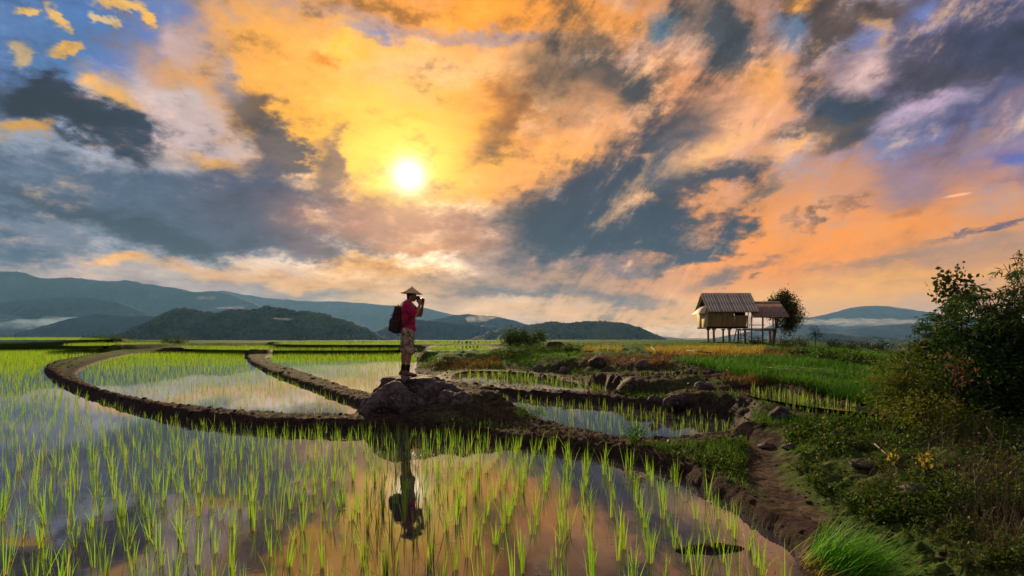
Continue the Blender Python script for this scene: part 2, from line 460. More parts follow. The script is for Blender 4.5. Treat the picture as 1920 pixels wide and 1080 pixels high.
def tag(o, label=None, cat=None, group=None, kind=None):
    if label: o['label'] = label
    if cat: o['category'] = cat
    if group: o['group'] = group
    if kind: o['kind'] = kind
    return o
def new_obj(name, data, parent=None, loc=None):
    o = bpy.data.objects.new(name, data)
    COL.objects.link(o)
    if parent is not None: o.parent = parent
    if loc is not None: o.location = loc
    return o
def empty(name, loc=(0, 0, 0), rz=0.0):
    o = bpy.data.objects.new(name, None)
    o.empty_display_size = 0.2
    o.location = loc; o.rotation_euler = (0, 0, rz)
    COL.objects.link(o)
    return o
def np_mesh(name, V, F, mat=None, smooth=False, attrs=None):
    """V (n,3); F list of index arrays (m,3) or (m,4); attrs: name -> per-vertex floats"""
    me = bpy.data.meshes.new(name)
    V = np.asarray(V, dtype=np.float32)
    if not isinstance(F, (list, tuple)): F = [F]
    F = [np.asarray(f, dtype=np.int32) for f in F if len(f)]
    me.vertices.add(len(V)); me.vertices.foreach_set('co', V.ravel())
    loops = np.concatenate([f.ravel() for f in F])
    sizes = np.concatenate([np.full(len(f), f.shape[1], dtype=np.int32) for f in F])
    me.loops.add(len(loops)); me.loops.foreach_set('vertex_index', loops)
    me.polygons.add(len(sizes))
    me.polygons.foreach_set('loop_start', np.concatenate([[0], np.cumsum(sizes)[:-1]]).astype(np.int32))
    me.polygons.foreach_set('loop_total', sizes)
    if smooth: me.polygons.foreach_set('use_smooth', np.ones(len(sizes), dtype=bool))
    if mat is not None: me.materials.append(mat)
    for k, v in (attrs or {}).items():
        a = me.attributes.new(k, 'FLOAT', 'POINT')
        a.data.foreach_set('value', np.asarray(v, dtype=np.float32))
    me.update(calc_edges=True)
    return me

# ------------------------------------------------------------------ materials
def mat(name, rough=0.8, spec=0.3):
    m = bpy.data.materials.new(name)
    m.use_nodes = True
    g = Graph(m.node_tree)
    b = m.node_tree.nodes['Principled BSDF']
    b.inputs['Roughness'].default_value = rough
    b.inputs['Specular IOR Level'].default_value = spec
    return m, g, b
def attr(g, name, out='Fac'):
    n = g.new('ShaderNodeAttribute'); n.attribute_name = name
    return n.outputs[out]
def coords(g, kind='Object'):
    return g.new('ShaderNodeTexCoord').outputs[kind]
def world_pos(g):
    return g.new('ShaderNodeNewGeometry').outputs['Position']
def bump(g, b, h, strength=0.5, dist=0.02):
    n = g.new('ShaderNodeBump'); n.inputs['Strength'].default_value = strength
    n.inputs['Distance'].default_value = dist
    g.put(n, 'Height', h); g.L.new(n.outputs[0], b.inputs['Normal'])
def simple(name, c1, c2, scale=8.0, rough=0.8, spec=0.25, bmp=0.4, bdist=0.01, detail=5, lo=.35, hi=.65, stretch=None, kind='Object'):
    m, g, b = mat(name, rough, spec)
    v = coords(g, kind)
    if stretch:
        mp = g.new('ShaderNodeMapping'); g.put(mp, 0, v); mp.inputs['Scale'].default_value = stretch; v = mp.outputs[0]
    n = g.noise(v, scale, detail, 0.6)
    g.L.new(g.mix(g.mr(n.outputs[0], lo, hi), list(c1), list(c2)), b.inputs['Base Color'])
    if bmp: bump(g, b, n.outputs[0], bmp, bdist)
    return m
def leaf_mat(name, c1, c2, trans=0.45, base=None, rough=0.6, c3=None):
    """foliage: colour by the tint of each blade or leaf, part of the light passes through"""
    m, g, b = mat(name, rough, 0.08)
    t = attr(g, 'tint')
    col = g.mix(t, list(c1), list(c2))
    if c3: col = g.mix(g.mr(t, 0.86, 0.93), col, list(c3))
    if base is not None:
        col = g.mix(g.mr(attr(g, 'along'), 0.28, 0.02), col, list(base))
    g.L.new(col, b.inputs['Base Color'])
    tr = g.new('ShaderNodeBsdfTranslucent'); g.put(tr, 0, g.mix(1.0, col, (1.0, 1.0, 0.75), 'MULTIPLY'))
    mx = g.new('ShaderNodeMixShader'); mx.inputs[0].default_value = trans
    g.L.new(b.outputs[0], mx.inputs[1]); g.L.new(tr.outputs[0], mx.inputs[2])
    g.L.new(mx.outputs[0], m.node_tree.nodes['Material Output'].inputs[0])
    return m

def ground_material():
    m, g, b = mat('earth and grass ground', 0.95, 0.05)
    p = world_pos(g)
    n1 = g.noise(p, 1.3, 6, 0.62).outputs[0]
    n2 = g.noise(p, 9.0, 6, 0.66).outputs[0]
    n3 = g.noise(p, 60.0, 4, 0.7).outputs[0]
    mud = g.mix(g.mr(n2, 0.32, 0.68), [0.020, 0.013, 0.009], [0.070, 0.045, 0.030])
    dry = g.mix(g.mr(n3, 0.3, 0.7), [0.10, 0.066, 0.042], [0.20, 0.135, 0.088])
    col = g.mix(g.math('MULTIPLY', attr(g, 'dry'), g.mr(g.math('ADD', n1, g.math('MULTIPLY', n2, 0.6)), 0.74, 1.02)), mud, dry)
    col = g.mix(g.math('MULTIPLY', attr(g, 'dry'), g.mr(n3, 0.68, 0.80, 0, .5)), col, [0.26, 0.19, 0.13])
    gr = g.mix(g.mr(n2, 0.3, 0.7), [0.035, 0.060, 0.012], [0.085, 0.13, 0.022])
    col = g.mix(g.math('MULTIPLY', attr(g, 'grass'), g.mr(g.math('MULTIPLY_ADD', n2, 0.7, n1), 0.62, 0.84)), col, gr)
    col = g.mix(attr(g, 'lush'), col, g.mix(g.mr(n2, 0.3, 0.7), [0.025, 0.080, 0.010], [0.065, 0.17, 0.018]))
    wet = attr(g, 'wet')
    col = g.mix(g.math('MULTIPLY', wet, 0.6), col, [0.022, 0.015, 0.012])
    g.L.new(col, b.inputs['Base Color'])
    g.L.new(g.mr(wet, 0, 1, 0.95, 0.72, 'LINEAR'), b.inputs['Roughness'])
    bump(g, b, g.math('MULTIPLY_ADD', n3, 0.35, n2), 0.9, 0.035)
    return m

def water_material():
    m, g, b = mat('muddy paddy water', 0.03, 0.5)
    b.inputs['IOR'].default_value = 1.58
    p = world_pos(g)
    n1 = g.noise(p, 1.1, 3, 0.5).outputs[0]
    mp = g.new('ShaderNodeMapping'); g.put(mp, 0, p); mp.inputs['Scale'].default_value = (1.0, 2.2, 1.0)
    n2 = g.noise(mp.outputs[0], 5.0, 3, 0.55).outputs[0]
    g.L.new(g.mix(n1, [0.042, 0.036, 0.044], [0.062, 0.054, 0.062]), b.inputs['Base Color'])
    bump(g, b, g.math('MULTIPLY_ADD', n2, 0.25, n1), 0.045, 0.02)
    b.inputs['Specular Tint'].default_value = (0.80, 0.72, 0.96, 1)
    b.inputs['Coat Weight'].default_value = 0.35; b.inputs['Coat IOR'].default_value = 1.7; b.inputs['Coat Roughness'].default_value = 0.02
    sc = g.noise(p, 90.0, 3, 0.7).outputs[0]      # specks of scum and fallen blades
    g.L.new(g.mr(g.math('MULTIPLY', sc, g.mr(n1, .45, .7, .8, 1.1)), 0.70, 0.76, 0.025, 0.25), b.inputs['Roughness'])
    return m

def rock_material(name='weathered grey rock', a=(0.022, 0.017, 0.014), c=(0.145, 0.112, 0.095), scale=3.0):
    m, g, b = mat(name, 0.85, 0.3)
    p = world_pos(g)
    n1 = g.noise(p, scale, 7, 0.68, 0.4).outputs[0]
    n2 = g.noise(p, scale * 7, 6, 0.7).outputs[0]
    vo = g.new('ShaderNodeTexVoronoi', feature='DISTANCE_TO_EDGE'); vo.inputs['Scale'].default_value = scale * 0.8
    g.L.new(g.vec('MULTIPLY_ADD', g.noise(p, scale * 1.2, 4).outputs['Color'], (0.7, 0.7, 0.7), p), vo.inputs['Vector'])
    crack = g.mr(vo.outputs['Distance'], 0.0, 0.035, 0.0, 1.0)
    col = g.mix(g.mr(g.math('MULTIPLY_ADD', n2, 0.5, n1), 0.62, 0.90), list(a), list(c))
    col = g.mix(g.mr(n2, 0.58, 0.70), col, [0.33, 0.28, 0.24])           # pale lichen
    col = g.mix(g.mr(crack, 1.0, 0.0, 0, 0.55), col, [0.02, 0.016, 0.014])
    g.L.new(col, b.inputs['Base Color'])
    bump(g, b, g.math('MULTIPLY_ADD', n2, 0.35, g.math('MULTIPLY_ADD', crack, 0.12, n1)), 0.9, 0.06)
    return m

M = {}
M['ground'] = ground_material()
M['water'] = water_material()
M['rock'] = rock_material()
M['rock2'] = rock_material('small field stone', (0.06, 0.045, 0.038), (0.21, 0.165, 0.135), 6.0)
M['clod'] = simple('dark turned earth', (0.018, 0.012, 0.009), (0.075, 0.048, 0.032), 14, 0.95, 0.1, 1.0, 0.03, kind='Object')
M['rice'] = leaf_mat('young rice blades', (0.17, 0.42, 0.018), (0.38, 0.60, 0.040), 0.55, base=(0.38, 0.36, 0.07), c3=(0.52, 0.42, 0.10))
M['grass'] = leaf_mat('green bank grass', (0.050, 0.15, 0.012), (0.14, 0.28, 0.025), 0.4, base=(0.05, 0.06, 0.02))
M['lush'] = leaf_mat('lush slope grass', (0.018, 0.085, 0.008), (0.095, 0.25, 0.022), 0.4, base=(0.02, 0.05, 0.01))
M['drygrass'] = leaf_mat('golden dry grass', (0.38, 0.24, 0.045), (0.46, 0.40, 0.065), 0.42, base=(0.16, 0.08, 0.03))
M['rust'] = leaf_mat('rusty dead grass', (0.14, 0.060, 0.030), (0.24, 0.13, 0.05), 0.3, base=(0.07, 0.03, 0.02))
M['weed'] = leaf_mat('dark low weeds', (0.026, 0.058, 0.010), (0.085, 0.15, 0.020), 0.35, c3=(0.16, 0.12, 0.03))
M['twig'] = leaf_mat('dead stalks', (0.050, 0.033, 0.024), (0.16, 0.11, 0.075), 0.1)

# ------------------------------------------------------------------ blades and leaves (vectorised)
def blade_mesh(P, H, Wd, az, lean, curve, nseg=2, tint=None, face=None, droop=None):
    """P (n,3) roots; blades rise, lean towards az and bend over; returns V, F, attrs"""
    n = len(P)
    t = np.linspace(0, 1, nseg + 1)[None, :]
    ang = lean[:, None] + curve[:, None] * t                       # angle from the vertical along the blade
    dl = (H[:, None] / nseg) * np.ones((1, nseg))
    am = (ang[:, :-1] + ang[:, 1:]) / 2
    r = np.concatenate([np.zeros((n, 1)), np.cumsum(np.sin(am) * dl, 1)], 1)
    z = np.concatenate([np.zeros((n, 1)), np.cumsum(np.cos(am) * dl, 1)], 1)
    cx, sx = np.cos(az)[:, None], np.sin(az)[:, None]
    C = np.stack([P[:, 0:1] + r * cx, P[:, 1:2] + r * sx, P[:, 2:3] + z], 2)
    if face is None: face = az + np.pi / 2 + RNG.normal(0, 0.6, n)
    wv = np.stack([np.cos(face), np.sin(face), np.zeros(n)], 1)[:, None, :]
    w = (Wd[:, None] / 2) * (1 - 0.75 * t[:, :-1] ** 2)
    Lf = C[:, :-1] - wv * w[:, :, None]; Rt = C[:, :-1] + wv * w[:, :, None]
    V = np.concatenate([np.stack([Lf, Rt], 2).reshape(n, 2 * nseg, 3), C[:, -1:, :]], 1)
    k = 2 * nseg + 1
    f = []
    for s in range(nseg - 1):
        a = 2 * s
        f += [[a, a + 1, a + 3], [a, a + 3, a + 2]]
    f.append([2 * nseg - 2, 2 * nseg - 1, 2 * nseg])
    F = (np.array(f)[None] + (np.arange(n) * k)[:, None, None]).reshape(-1, 3)
    al = np.concatenate([np.repeat(t[0, :-1], 2), [1.0]])
    if tint is None: tint = RNG.random(n)
    return V.reshape(-1, 3), F, dict(along=np.tile(al, n), tint=np.repeat(tint, k))
def leaf_mesh(P, D, Ln, Wd, tint=None, fold=0.25):
    """diamond leaves from P along D"""
    n = len(P)
    D = D / np.linalg.norm(D, axis=1, keepdims=True)
    R = RNG.normal(size=(n, 3)); R[:, 2] *= 0.5
    side = np.cross(D, R); side /= np.linalg.norm(side, axis=1, keepdims=True) + 1e-9
    up = np.cross(side, D)
    mid = P + D * (Ln * 0.45)[:, None] + up * (Ln * 0.10)[:, None]
    tip = P + D * Ln[:, None]
    h = (Wd / 2)[:, None]
    V = np.stack([P, mid - side * h - up * h * fold, tip, mid + side * h - up * h * fold], 1).reshape(-1, 3)
    F = (np.array([[0, 1, 2], [0, 2, 3]])[None] + (np.arange(n) * 4)[:, None, None]).reshape(-1, 3)
    if tint is None: tint = RNG.random(n)
    return V, F, dict(along=np.tile([0, .5, 1, .5], n), tint=np.repeat(tint, 4))
def merge(parts):
    Vs, Fs, A, o = [], [], {}, 0
    for V, F, at_ in parts:
        Vs.append(V); Fs.append(F + o); o += len(V)
        for k, v in at_.items(): A.setdefault(k, []).append(v)
    return np.concatenate(Vs), np.concatenate(Fs), {k: np.concatenate(v) for k, v in A.items()}
def tube(pts, radii, sides=5, tint=0.3):
    """a tapering round stem through pts"""
    pts = np.asarray(pts, float); n = len(pts)
    T = np.gradient(pts, axis=0); T /= np.linalg.norm(T, axis=1, keepdims=True) + 1e-9
    ref = np.where(np.abs(T[:, 2:3]) > 0.9, np.array([[1.0, 0, 0]]), np.array([[0, 0, 1.0]]))
    A = np.cross(T, ref); A /= np.linalg.norm(A, axis=1, keepdims=True) + 1e-9
    B = np.cross(T, A)
    th = np.arange(sides) * 2 * np.pi / sides
    V = pts[:, None] + (A[:, None] * np.cos(th)[None, :, None] + B[:, None] * np.sin(th)[None, :, None]) * np.asarray(radii, float)[:, None, None]
    V = np.concatenate([V.reshape(-1, 3), pts[-1:], pts[:1]])
    F = []
    for i in range(n - 1):
        for j in range(sides):
            a, b = i * sides + j, i * sides + (j + 1) % sides
            F += [[a, b, b + sides], [a, b + sides, a + sides]]
    e = n * sides
    for j in range(sides):
        F.append([(n - 1) * sides + j, (n - 1) * sides + (j + 1) % sides, e])
        F.append([(j + 1) % sides, j, e + 1])
    return V, np.array(F), dict(along=np.zeros(len(V)), tint=np.full(len(V), tint))

# ------------------------------------------------------------------ the terraces
def smooth_poly(P, it=2):
    P = np.asarray(P, float)
    for _ in range(it):
        Q = np.roll(P, -1, 0)
        P = np.stack([0.75 * P + 0.25 * Q, 0.25 * P + 0.75 * Q], 1).reshape(-1, 2)
    return P
def px_poly(z, pts):
    return np.array([at(x, y, z)[:2] for x, y in pts])
# shorelines of the flooded fields: (name, water level, crest above water, shoreline)
A_far = [(1500,1045),(1440,990),(1380,950),(1300,905),(1200,868),(1100,850),(1000,838),(900,825),(800,812),(720,808),
         (640,808),(560,808),(460,803),(360,791),(280,776),(210,756),(150,737),(115,722),(90,706),(80,692),(100,680),(150,671),(205,662),(235,656),(150,653),(0,653),(-160,653)]
A_poly = np.concatenate([px_poly(0.0, A_far), [[-30, 20], [-14, 3], [-9, -5], [0.2, -5], [1.3, 1.5], [1.75, 3.2]]])
PADDIES = [
 ('A', 0.00, 0.155, A_poly),
 ('B', 0.10, 0.12, px_poly(0.10, [(150,715),(188,733),(238,747),(308,760),(398,771),(500,779),(600,783),(674,783),(688,770),(640,750),(580,728),(530,710),(490,694),(462,676),(464,663),(400,661),(300,662),(246,664),(200,675),(160,688),(140,700)])),
 ('C', 0.12, 0.14, px_poly(0.12, [(508,682),(556,697),(616,718),(676,740),(740,754),(790,745),(800,722),(778,700),(782,682),(790,664),(700,661),(620,662),(520,664),(496,669)])),
 ('D', 0.20, 0.07, px_poly(0.20, [(846,712),(890,717),(960,725),(1060,734),(1140,740),(1182,739),(1140,727),(1060,712),(1000,703),(930,698),(862,698)])),
 ('E', 0.05, 0.12, px_poly(0.05, [(900,738),(960,743),(1040,751),(1130,757),(1190,764),(1260,771),(1330,780),(1385,792),(1404,806),(1385,819),(1310,824),(1245,831),(1180,829),(1110,816),(1040,802),(985,786),(945,768),(910,752)])),
 ('F', 0.30, 0.07, px_poly(0.30, [(1345,742),(1400,738),(1480,752),(1560,768),(1640,786),(1700,806),(1620,804),(1540,792),(1462,773),(1394,751)])),
 ('G', 0.42, 0.06, px_poly(0.42, [(1375,729),(1440,731),(1530,747),(1620,764),(1640,775),(1560,766),(1490,756),(1410,742)])),
 ('H', 0.50, 0.05, px_poly(0.50, [(1165,705),(1240,702),(1325,703),(1345,708),(1300,709),(1230,709),(1180,708)])),
 ('J', 0.42, 0.12, px_poly(0.42, [(330,654),(480,657),(600,657),(700,657),(758,656),(758,650),(700,649),(600,649),(480,649),(340,650)])),
 ('Q', 0.70, 0.06, px_poly(0.70, [(800,660),(860,658),(925,657),(925,651),(800,651)])),
 ('K', 0.72, 0.10, px_poly(0.72, [(500,646.5),(760,646.5),(980,647),(980,642),(760,641),(520,642)])),
 ('L', 0.98, 0.12, px_poly(0.98, [(-120,638),(60,637.5),(190,637),(225,635.5),(150,634),(-120,634)])),
 ('N', 0.62, 0.10, px_poly(0.62, [(110,649),(240,648),(335,645),(320,642.5),(230,643),(120,645)])),
]
PADDIES = [(n, z, c, smooth_poly(p) if n != 'A' else smooth_poly(p)) for n, z, c, p in PADDIES]

def poly_sd(P, X, Y, marg=3.0):
    """signed distance to polygon P (negative inside); far points get a large number"""
    d = np.full(X.shape, 1e3)
    m = (X > P[:, 0].min() - marg) & (X < P[:, 0].max() + marg) & (Y > P[:, 1].min() - marg) & (Y < P[:, 1].max() + marg)
    x, y = X[m], Y[m]
    best = np.full(x.shape, 1e9); ins = np.zeros(x.shape, bool)
    Q = np.roll(P, -1, 0)
    for (ax, ay), (bx, by) in zip(P, Q):
        ex, ey = bx - ax, by - ay
        l2 = ex * ex + ey * ey + 1e-12
        t = np.clip(((x - ax) * ex + (y - ay) * ey) / l2, 0, 1)
        best = np.minimum(best, (x - ax - t * ex) ** 2 + (y - ay - t * ey) ** 2)
        if ay != by:
            c = ((ay > y) != (by > y)) & (x < (bx - ax) * (y - ay) / (by - ay) + ax)
            ins ^= c
    r = np.sqrt(best); r[ins] *= -1
    d[m] = r
    return d
def line_d(P, X, Y, marg=2.5):
    P = np.asarray(P, float)
    d = np.full(X.shape, 1e3)
    m = (X > P[:, 0].min() - marg) & (X < P[:, 0].max() + marg) & (Y > P[:, 1].min() - marg) & (Y < P[:, 1].max() + marg)
    x, y = X[m], Y[m]
    best = np.full(x.shape, 1e9)
    for (ax, ay), (bx, by) in zip(P[:-1], P[1:]):
        ex, ey = bx - ax, by - ay
        t = np.clip(((x - ax) * ex + (y - ay) * ey) / (ex * ex + ey * ey + 1e-12), 0, 1)
        best = np.minimum(best, (x - ax - t * ex) ** 2 + (y - ay - t * ey) ** 2)
    d[m] = np.sqrt(best)
    return d

# heights of the land between the fields: column, row, height (where the photo shows it)
LAND = [(1440,900,.27),(1560,965,.30),(1700,1045,.33),(1420,830,.22),(1500,860,.27),(1600,860,.33),(1900,1000,.45),(1850,1070,.42),(1900,880,.50),
        (1750,850,.45),(1300,850,.19),(1180,838,.17),(1380,830,.2),(900,792,.24),(1000,806,.18),(1620,1075,.30),
        (1400,808,.26),(1300,752,.22),(1200,748,.20),(1420,765,.30),(1480,800,.32),(1600,820,.36),(1290,742,.26),(1200,730,.24),(1160,720,.22),(1700,830,.4),
        (860,700,.28),(800,700,.26),(930,700,.28),(1000,703,.32),(1060,690,.40),(1100,675,.55),(1180,685,.50),(1120,660,.68),
        (1200,668,.66),(1250,655,.76),(1350,652,.76),(1450,655,.74),(1520,660,.64),(1400,645,.76),(1250,644,.76),(1100,645,.76),(1020,645,.74),
        (1300,715,.44),(1380,725,.50),(1450,720,.56),(1350,690,.60),(1300,680,.62),(1400,670,.70),(1500,700,.62),(1500,680,.66),(1600,730,.55),
        (1650,700,.56),(1700,760,.50),(1560,735,.55),(1620,670,.50),(1560,650,.50),(1680,690,.50),(1800,740,.5),(1900,780,.5),
        (0,646,.60),(120,645,.62),(0,640,.93),(180,640,.93),(240,638,.85),(220,654,.25),(280,656,.32),(340,653,.48),(400,655,.42),(480,660,.36),(600,660,.34),
        (760,660,.40),(860,660,.45),(480,652,.50),(0,630,.97),(200,631,.98),(400,643,.70),(330,641,.74),(600,645,.66),(760,646,.70),(500,641,.72),(760,639,.78),(980,640,.80),
        (-150,650,.5),(-150,635,.95)]
_LP = np.array([at(x, y, z) for x, y, z in LAND])
_LU = np.stack([_LP[:, 0] / _LP[:, 1] * 1.3, np.log(_LP[:, 1])], 1)
def land_h(X, Y):
    Yc = np.maximum(Y, 2.0)
    u, v = X / Yc * 1.3, np.log(Yc)
    num = np.zeros_like(X); den = np.zeros_like(X)
    for (a, b), z in zip(_LU, _LP[:, 2]):
        w = 1.0 / ((u - a) ** 2 + ((v - b) * 1.2) ** 2 + 0.0008) ** 2
        num += w * z; den += w
    return num / den

PLATEAUS = [(z, px_poly(z, pts)) for z, pts in (
 (.74, [(800,677),(812,672),(840,667),(900,663),(960,664),(1010,671),(1090,674),(1180,683),(1250,682),(1330,690),(1335,660),(1330,646),(792,646)]),
 (.57, [(1150,703),(1190,709.5),(1240,711),(1320,711),(1390,716),(1450,727),(1500,734),(1560,745),(1560,700),(1330,694),(1180,697)]))]
def terrain(X, Y):
    land = land_h(X, Y)
    dist = [poly_sd(p, X, Y) for _, _, _, p in PADDIES]
    wob = fbm(X * 2.2, Y * 2.2, 4, 11)
    wsh = fbm(X * 5.0, Y * 5.0, 3, 5) * 0.10 + wob * 0.14
    T = land.copy(); near = np.full(X.shape, 1e3); wmax = np.zeros(X.shape); num_ = np.zeros(X.shape); den_ = np.full(X.shape, 1e-9)
    for (n, z, c, p), d in zip(PADDIES, dist):
        w = sstep(1.7, 0.7, d)
        wmax = np.maximum(wmax, w)
        k = w ** 3 * math.exp(14 * (z + c)); num_ += k * (z + c); den_ += k
        near = np.minimum(near, d)
    T = land * (1 - wmax) + wmax * num_ / den_
    for z, P in PLATEAUS:                       # raised ground that ends in a cut bank
        d = poly_sd(P, X, Y, 2.0) + wsh * 0.35
        T = np.maximum(T, T + (z + wob * .25 - T) * sstep(0.15, -0.9 if z > .7 else -0.42, d + wob * .5))
    # mound of earth and roots by the big rock, and the cut bank beyond it
    mx, my = at_d(905, 770, 10.2)[:2]
    T += 0.34 * np.exp(-(((X - mx) / 0.75) ** 2 + ((Y - my - .1) / 0.8) ** 2))
    for px_, py_, z_, hh, rx_, ry_ in ((1308, 760, .25, .26, .34, .30), (1340, 772, .25, .10, .35, .3), (1225, 752, .2, .06, .3, .3)):
        q_ = at(px_, py_, z_)
        T += hh * np.exp(-(((X - q_[0]) / rx_) ** 2 + ((Y - q_[1]) / ry_) ** 2) ** .8)
    T += 0.12 * np.exp(-(((X + 1.0) / 0.9) ** 2 + ((Y - 10.6) / 0.9) ** 2))
    lump = fbm(X * 1.1, Y * 1.1, 4, 21) * 0.16 + fbm(X * 5.5, Y * 5.5, 4, 31) * 0.10
    rough = np.abs(fbm(X * 3.0, Y * 3.0, 4, 41)) * 0.16 + (np.abs(fbm(X * 9.0, Y * 9.0, 4, 43, .65)) - .1) * 0.34 * sstep(36, 8, Y)
    pl = np.array([at(*q)[:2] for q in [(1780,1110,.33),(1700,1060,.33),(1600,990,.30),(1500,930,.28),(1440,880,.26),(1425,840,.23),(1440,815,.24)]])
    pm = sstep(.45, .22, line_d(pl, X, Y)); lump = lump * (1 - .6 * pm); rough = rough * (1 - .8 * pm)
    H = T + lump * (0.22 + 0.55 * sstep(0.5, 1.3, near)) * sstep(0.0, 0.4, near) + rough * 0.5 - 0.03
    wet = np.zeros_like(X); sub = np.zeros(X.shape, bool)
    for (n, z, c, p), d in zip(PADDIES, dist):
        dd = d + wsh * sstep(-0.3, 0.1, d)
        steep = 1.15 if z < 0.2 else 1.7
        prof = z + np.where(dd > 0, 0.03 + steep * dd * (1 + wob * 0.8) - 0.25 * np.maximum(dd - .25, 0) * 0, np.maximum(dd * 0.8, -0.14))
        H = np.minimum(H, prof)
        wet = np.maximum(wet, sstep(0.10, 0.0, H - z) * (d < 0.6))
        sub |= (d < -0.45) & (H < z - 0.03)
    # the edge of the terraces falls away to the valley
    a = X / np.maximum(Y, 1)
    edge = 74 + 10 * a + 3 * np.sin(a * 9)
    edge = np.where(a > 0.42, edge - sstep(0.42, 0.75, a) * 18, edge)
    fall = np.maximum(Y - edge, 0)
    H = H - 0.02 * fall ** 1.4
    # the slope right of the hut goes down to the right
    H = H - sstep(0.50, 0.78, a) * sstep(22, 60, Y) * 1.3
    return H, near, wet, sub, dist

def build_ground():
    ny, nx = 640, 680
    s = np.linspace(0, 1, ny)
    Yr = np.concatenate([np.linspace(-6, 1.95, 14), 2.1 * (150 / 2.1) ** (s ** 0.97)])
    t = np.linspace(-1, 1, nx)
    Y = np.repeat(Yr[:, None], nx, 1)
    X = t[None, :] * (1.06 * np.maximum(Y, 0) + 3.0)
    H, near, wet, sub, dist = terrain(X, Y)
    a = X / np.maximum(Y, 1)
    path_line = np.array([at(*q)[:2] for q in [(1780,1110,.33),(1700,1060,.33),(1600,990,.30),(1500,930,.28),(1440,880,.26),(1425,840,.23),(1440,815,.24),(1400,800,.25),(1340,790,.24)]])
    dp = line_d(path_line, X, Y)
    dp = dp * (1 - .25 * sstep(6, 3.5, Y))
    H -= 0.05 * sstep(0.34, 0.1, dp) * (near > 0.3)
    pathm = sstep(0.26, 0.12, dp + fbm(X * 4, Y * 4, 3, 8) * 0.2)
    rightland = sstep(0.30, 0.45, a) * sstep(1.0, 0.4, Y / 14)
    backland = sstep(15, 24, Y)
    grass = np.clip(0.25 + 0.75 * backland + 0.75 * sstep(0.25, 0.4, a), 0, 1) * sstep(0.15, 0.7, near)
    grass *= 1 - pathm
    # lush slope right of the terraces
    lush = sstep(0.33, 0.40, a) * sstep(11, 14, Y - (0.7 - a) * 4) * sstep(0.3, 0.9, near) * (a > 0.2)
    lush = np.maximum(lush, sstep(38, 46, Y) * sstep(0.02, .1, a) * sstep(0.3, 0.9, near))
    lush = np.maximum(lush, sstep(46, 50, Y) * sstep(0.2, 0.6, near) * 0.9)
    lush = np.maximum(lush, sstep(22, 26, Y) * (a > -.15) * sstep(0.2, 0.6, near) * np.clip(fbm(X * .35, Y * .35, 4, 19) * 4 + .6, 0, 1))
    dry = np.clip(sstep(0.12, 0.5, near) * (1 - 0.5 * grass) * .6 + pathm * .55, 0, 1)
    dry = dry * (1 - .6 * backland)
    attrs = dict(grass=grass, lush=lush, dry=dry, wet=wet)
    V = np.stack([X, Y, H], 2).reshape(-1, 3)
    idx = np.arange(len(Yr) * nx).reshape(len(Yr), nx)
    F = np.stack([idx[:-1, :-1], idx[:-1, 1:], idx[1:, 1:], idx[1:, :-1]], 2).reshape(-1, 4)
    subf = sub.ravel()[F].all(1)
    # regions of the sheet that are things to walk along: bunds and the path
    cx, cy = X.ravel()[F].mean(1), Y.ravel()[F].mean(1)
    reg = np.zeros(len(F), int)
    D = {n: d.ravel()[F].mean(1) for (n, *_), d in zip(PADDIES, dist)}
    lim = 0.75
    reg[(D['A'] > -.5) & (D['A'] < 1.0) & (cy < 48) & ((cx < 1.6) | (D['A'] < .62)) & (cx / np.maximum(cy, .1) > -.95) & (cy > 2)] = 1
    reg[(D['B'] < 1.2) & (D['C'] < 1.2) & (D['B'] > -.5) & (D['C'] > -.5) & (D['A'] > .8)] = 2
    reg[(D['D'] < 1.0) & (D['E'] < 1.0) & (D['D'] > -.5) & (D['E'] > -.5) & (D['A'] > .8)] = 3
    reg[(pathm.ravel()[F].mean(1) > .5) & (reg == 0)] = 4
    names = [('ground', None), ('earth_bund', 'long curving mud bund round the front flooded field'),
             ('earth_bund', 'thin mud bund running from the far bank to the big rock'),
             ('earth_bund', 'low earth bund between the two fields right of the rock'), ('dirt_path', None)]
    for k, (nm, lb) in enumerate(names):
        f = F[(reg == k) & ~subf]
        if not len(f): continue
        u, inv = np.unique(f, return_inverse=True)
        me = np_mesh(nm, V[u], inv.reshape(f.shape), M['ground'], True, {q: v.ravel()[u] for q, v in attrs.items()})
        o = new_obj(nm, me)
        o['kind'] = 'structure'
        if lb: o['label'] = lb
    return dict(Yr=Yr, t=t, H=H)
GRID = build_ground()
def ground_z(x, y):
    """height of the ground sheet at x, y (arrays)"""
    x, y = np.atleast_1d(np.asarray(x, float)), np.atleast_1d(np.asarray(y, float))
    fy = np.clip(np.interp(y, GRID['Yr'], np.arange(len(GRID['Yr']))), 0, len(GRID['Yr']) - 1.001)
    half = 1.06 * np.maximum(y, 0) + 3.0
    fx = np.clip((x / half + 1) / 2 * (len(GRID['t']) - 1), 0, len(GRID['t']) - 1.001)
    i, j = fy.astype(int), fx.astype(int)
    u, v = fy - i, fx - j
    H = GRID['H']
    return (H[i, j] * (1 - v) + H[i, j + 1] * v) * (1 - u) + (H[i + 1, j] * (1 - v) + H[i + 1, j + 1] * v) * u
def on_ground(x, y, z=0.4):
    """the ground point seen at column x, row y"""
    for _ in range(12):
        p = at(x, y, min(z, 1.55))
        z = 0.5 * z + 0.5 * float(ground_z(p[0], p[1])[0])
    return at(x, y, min(z, 1.55))

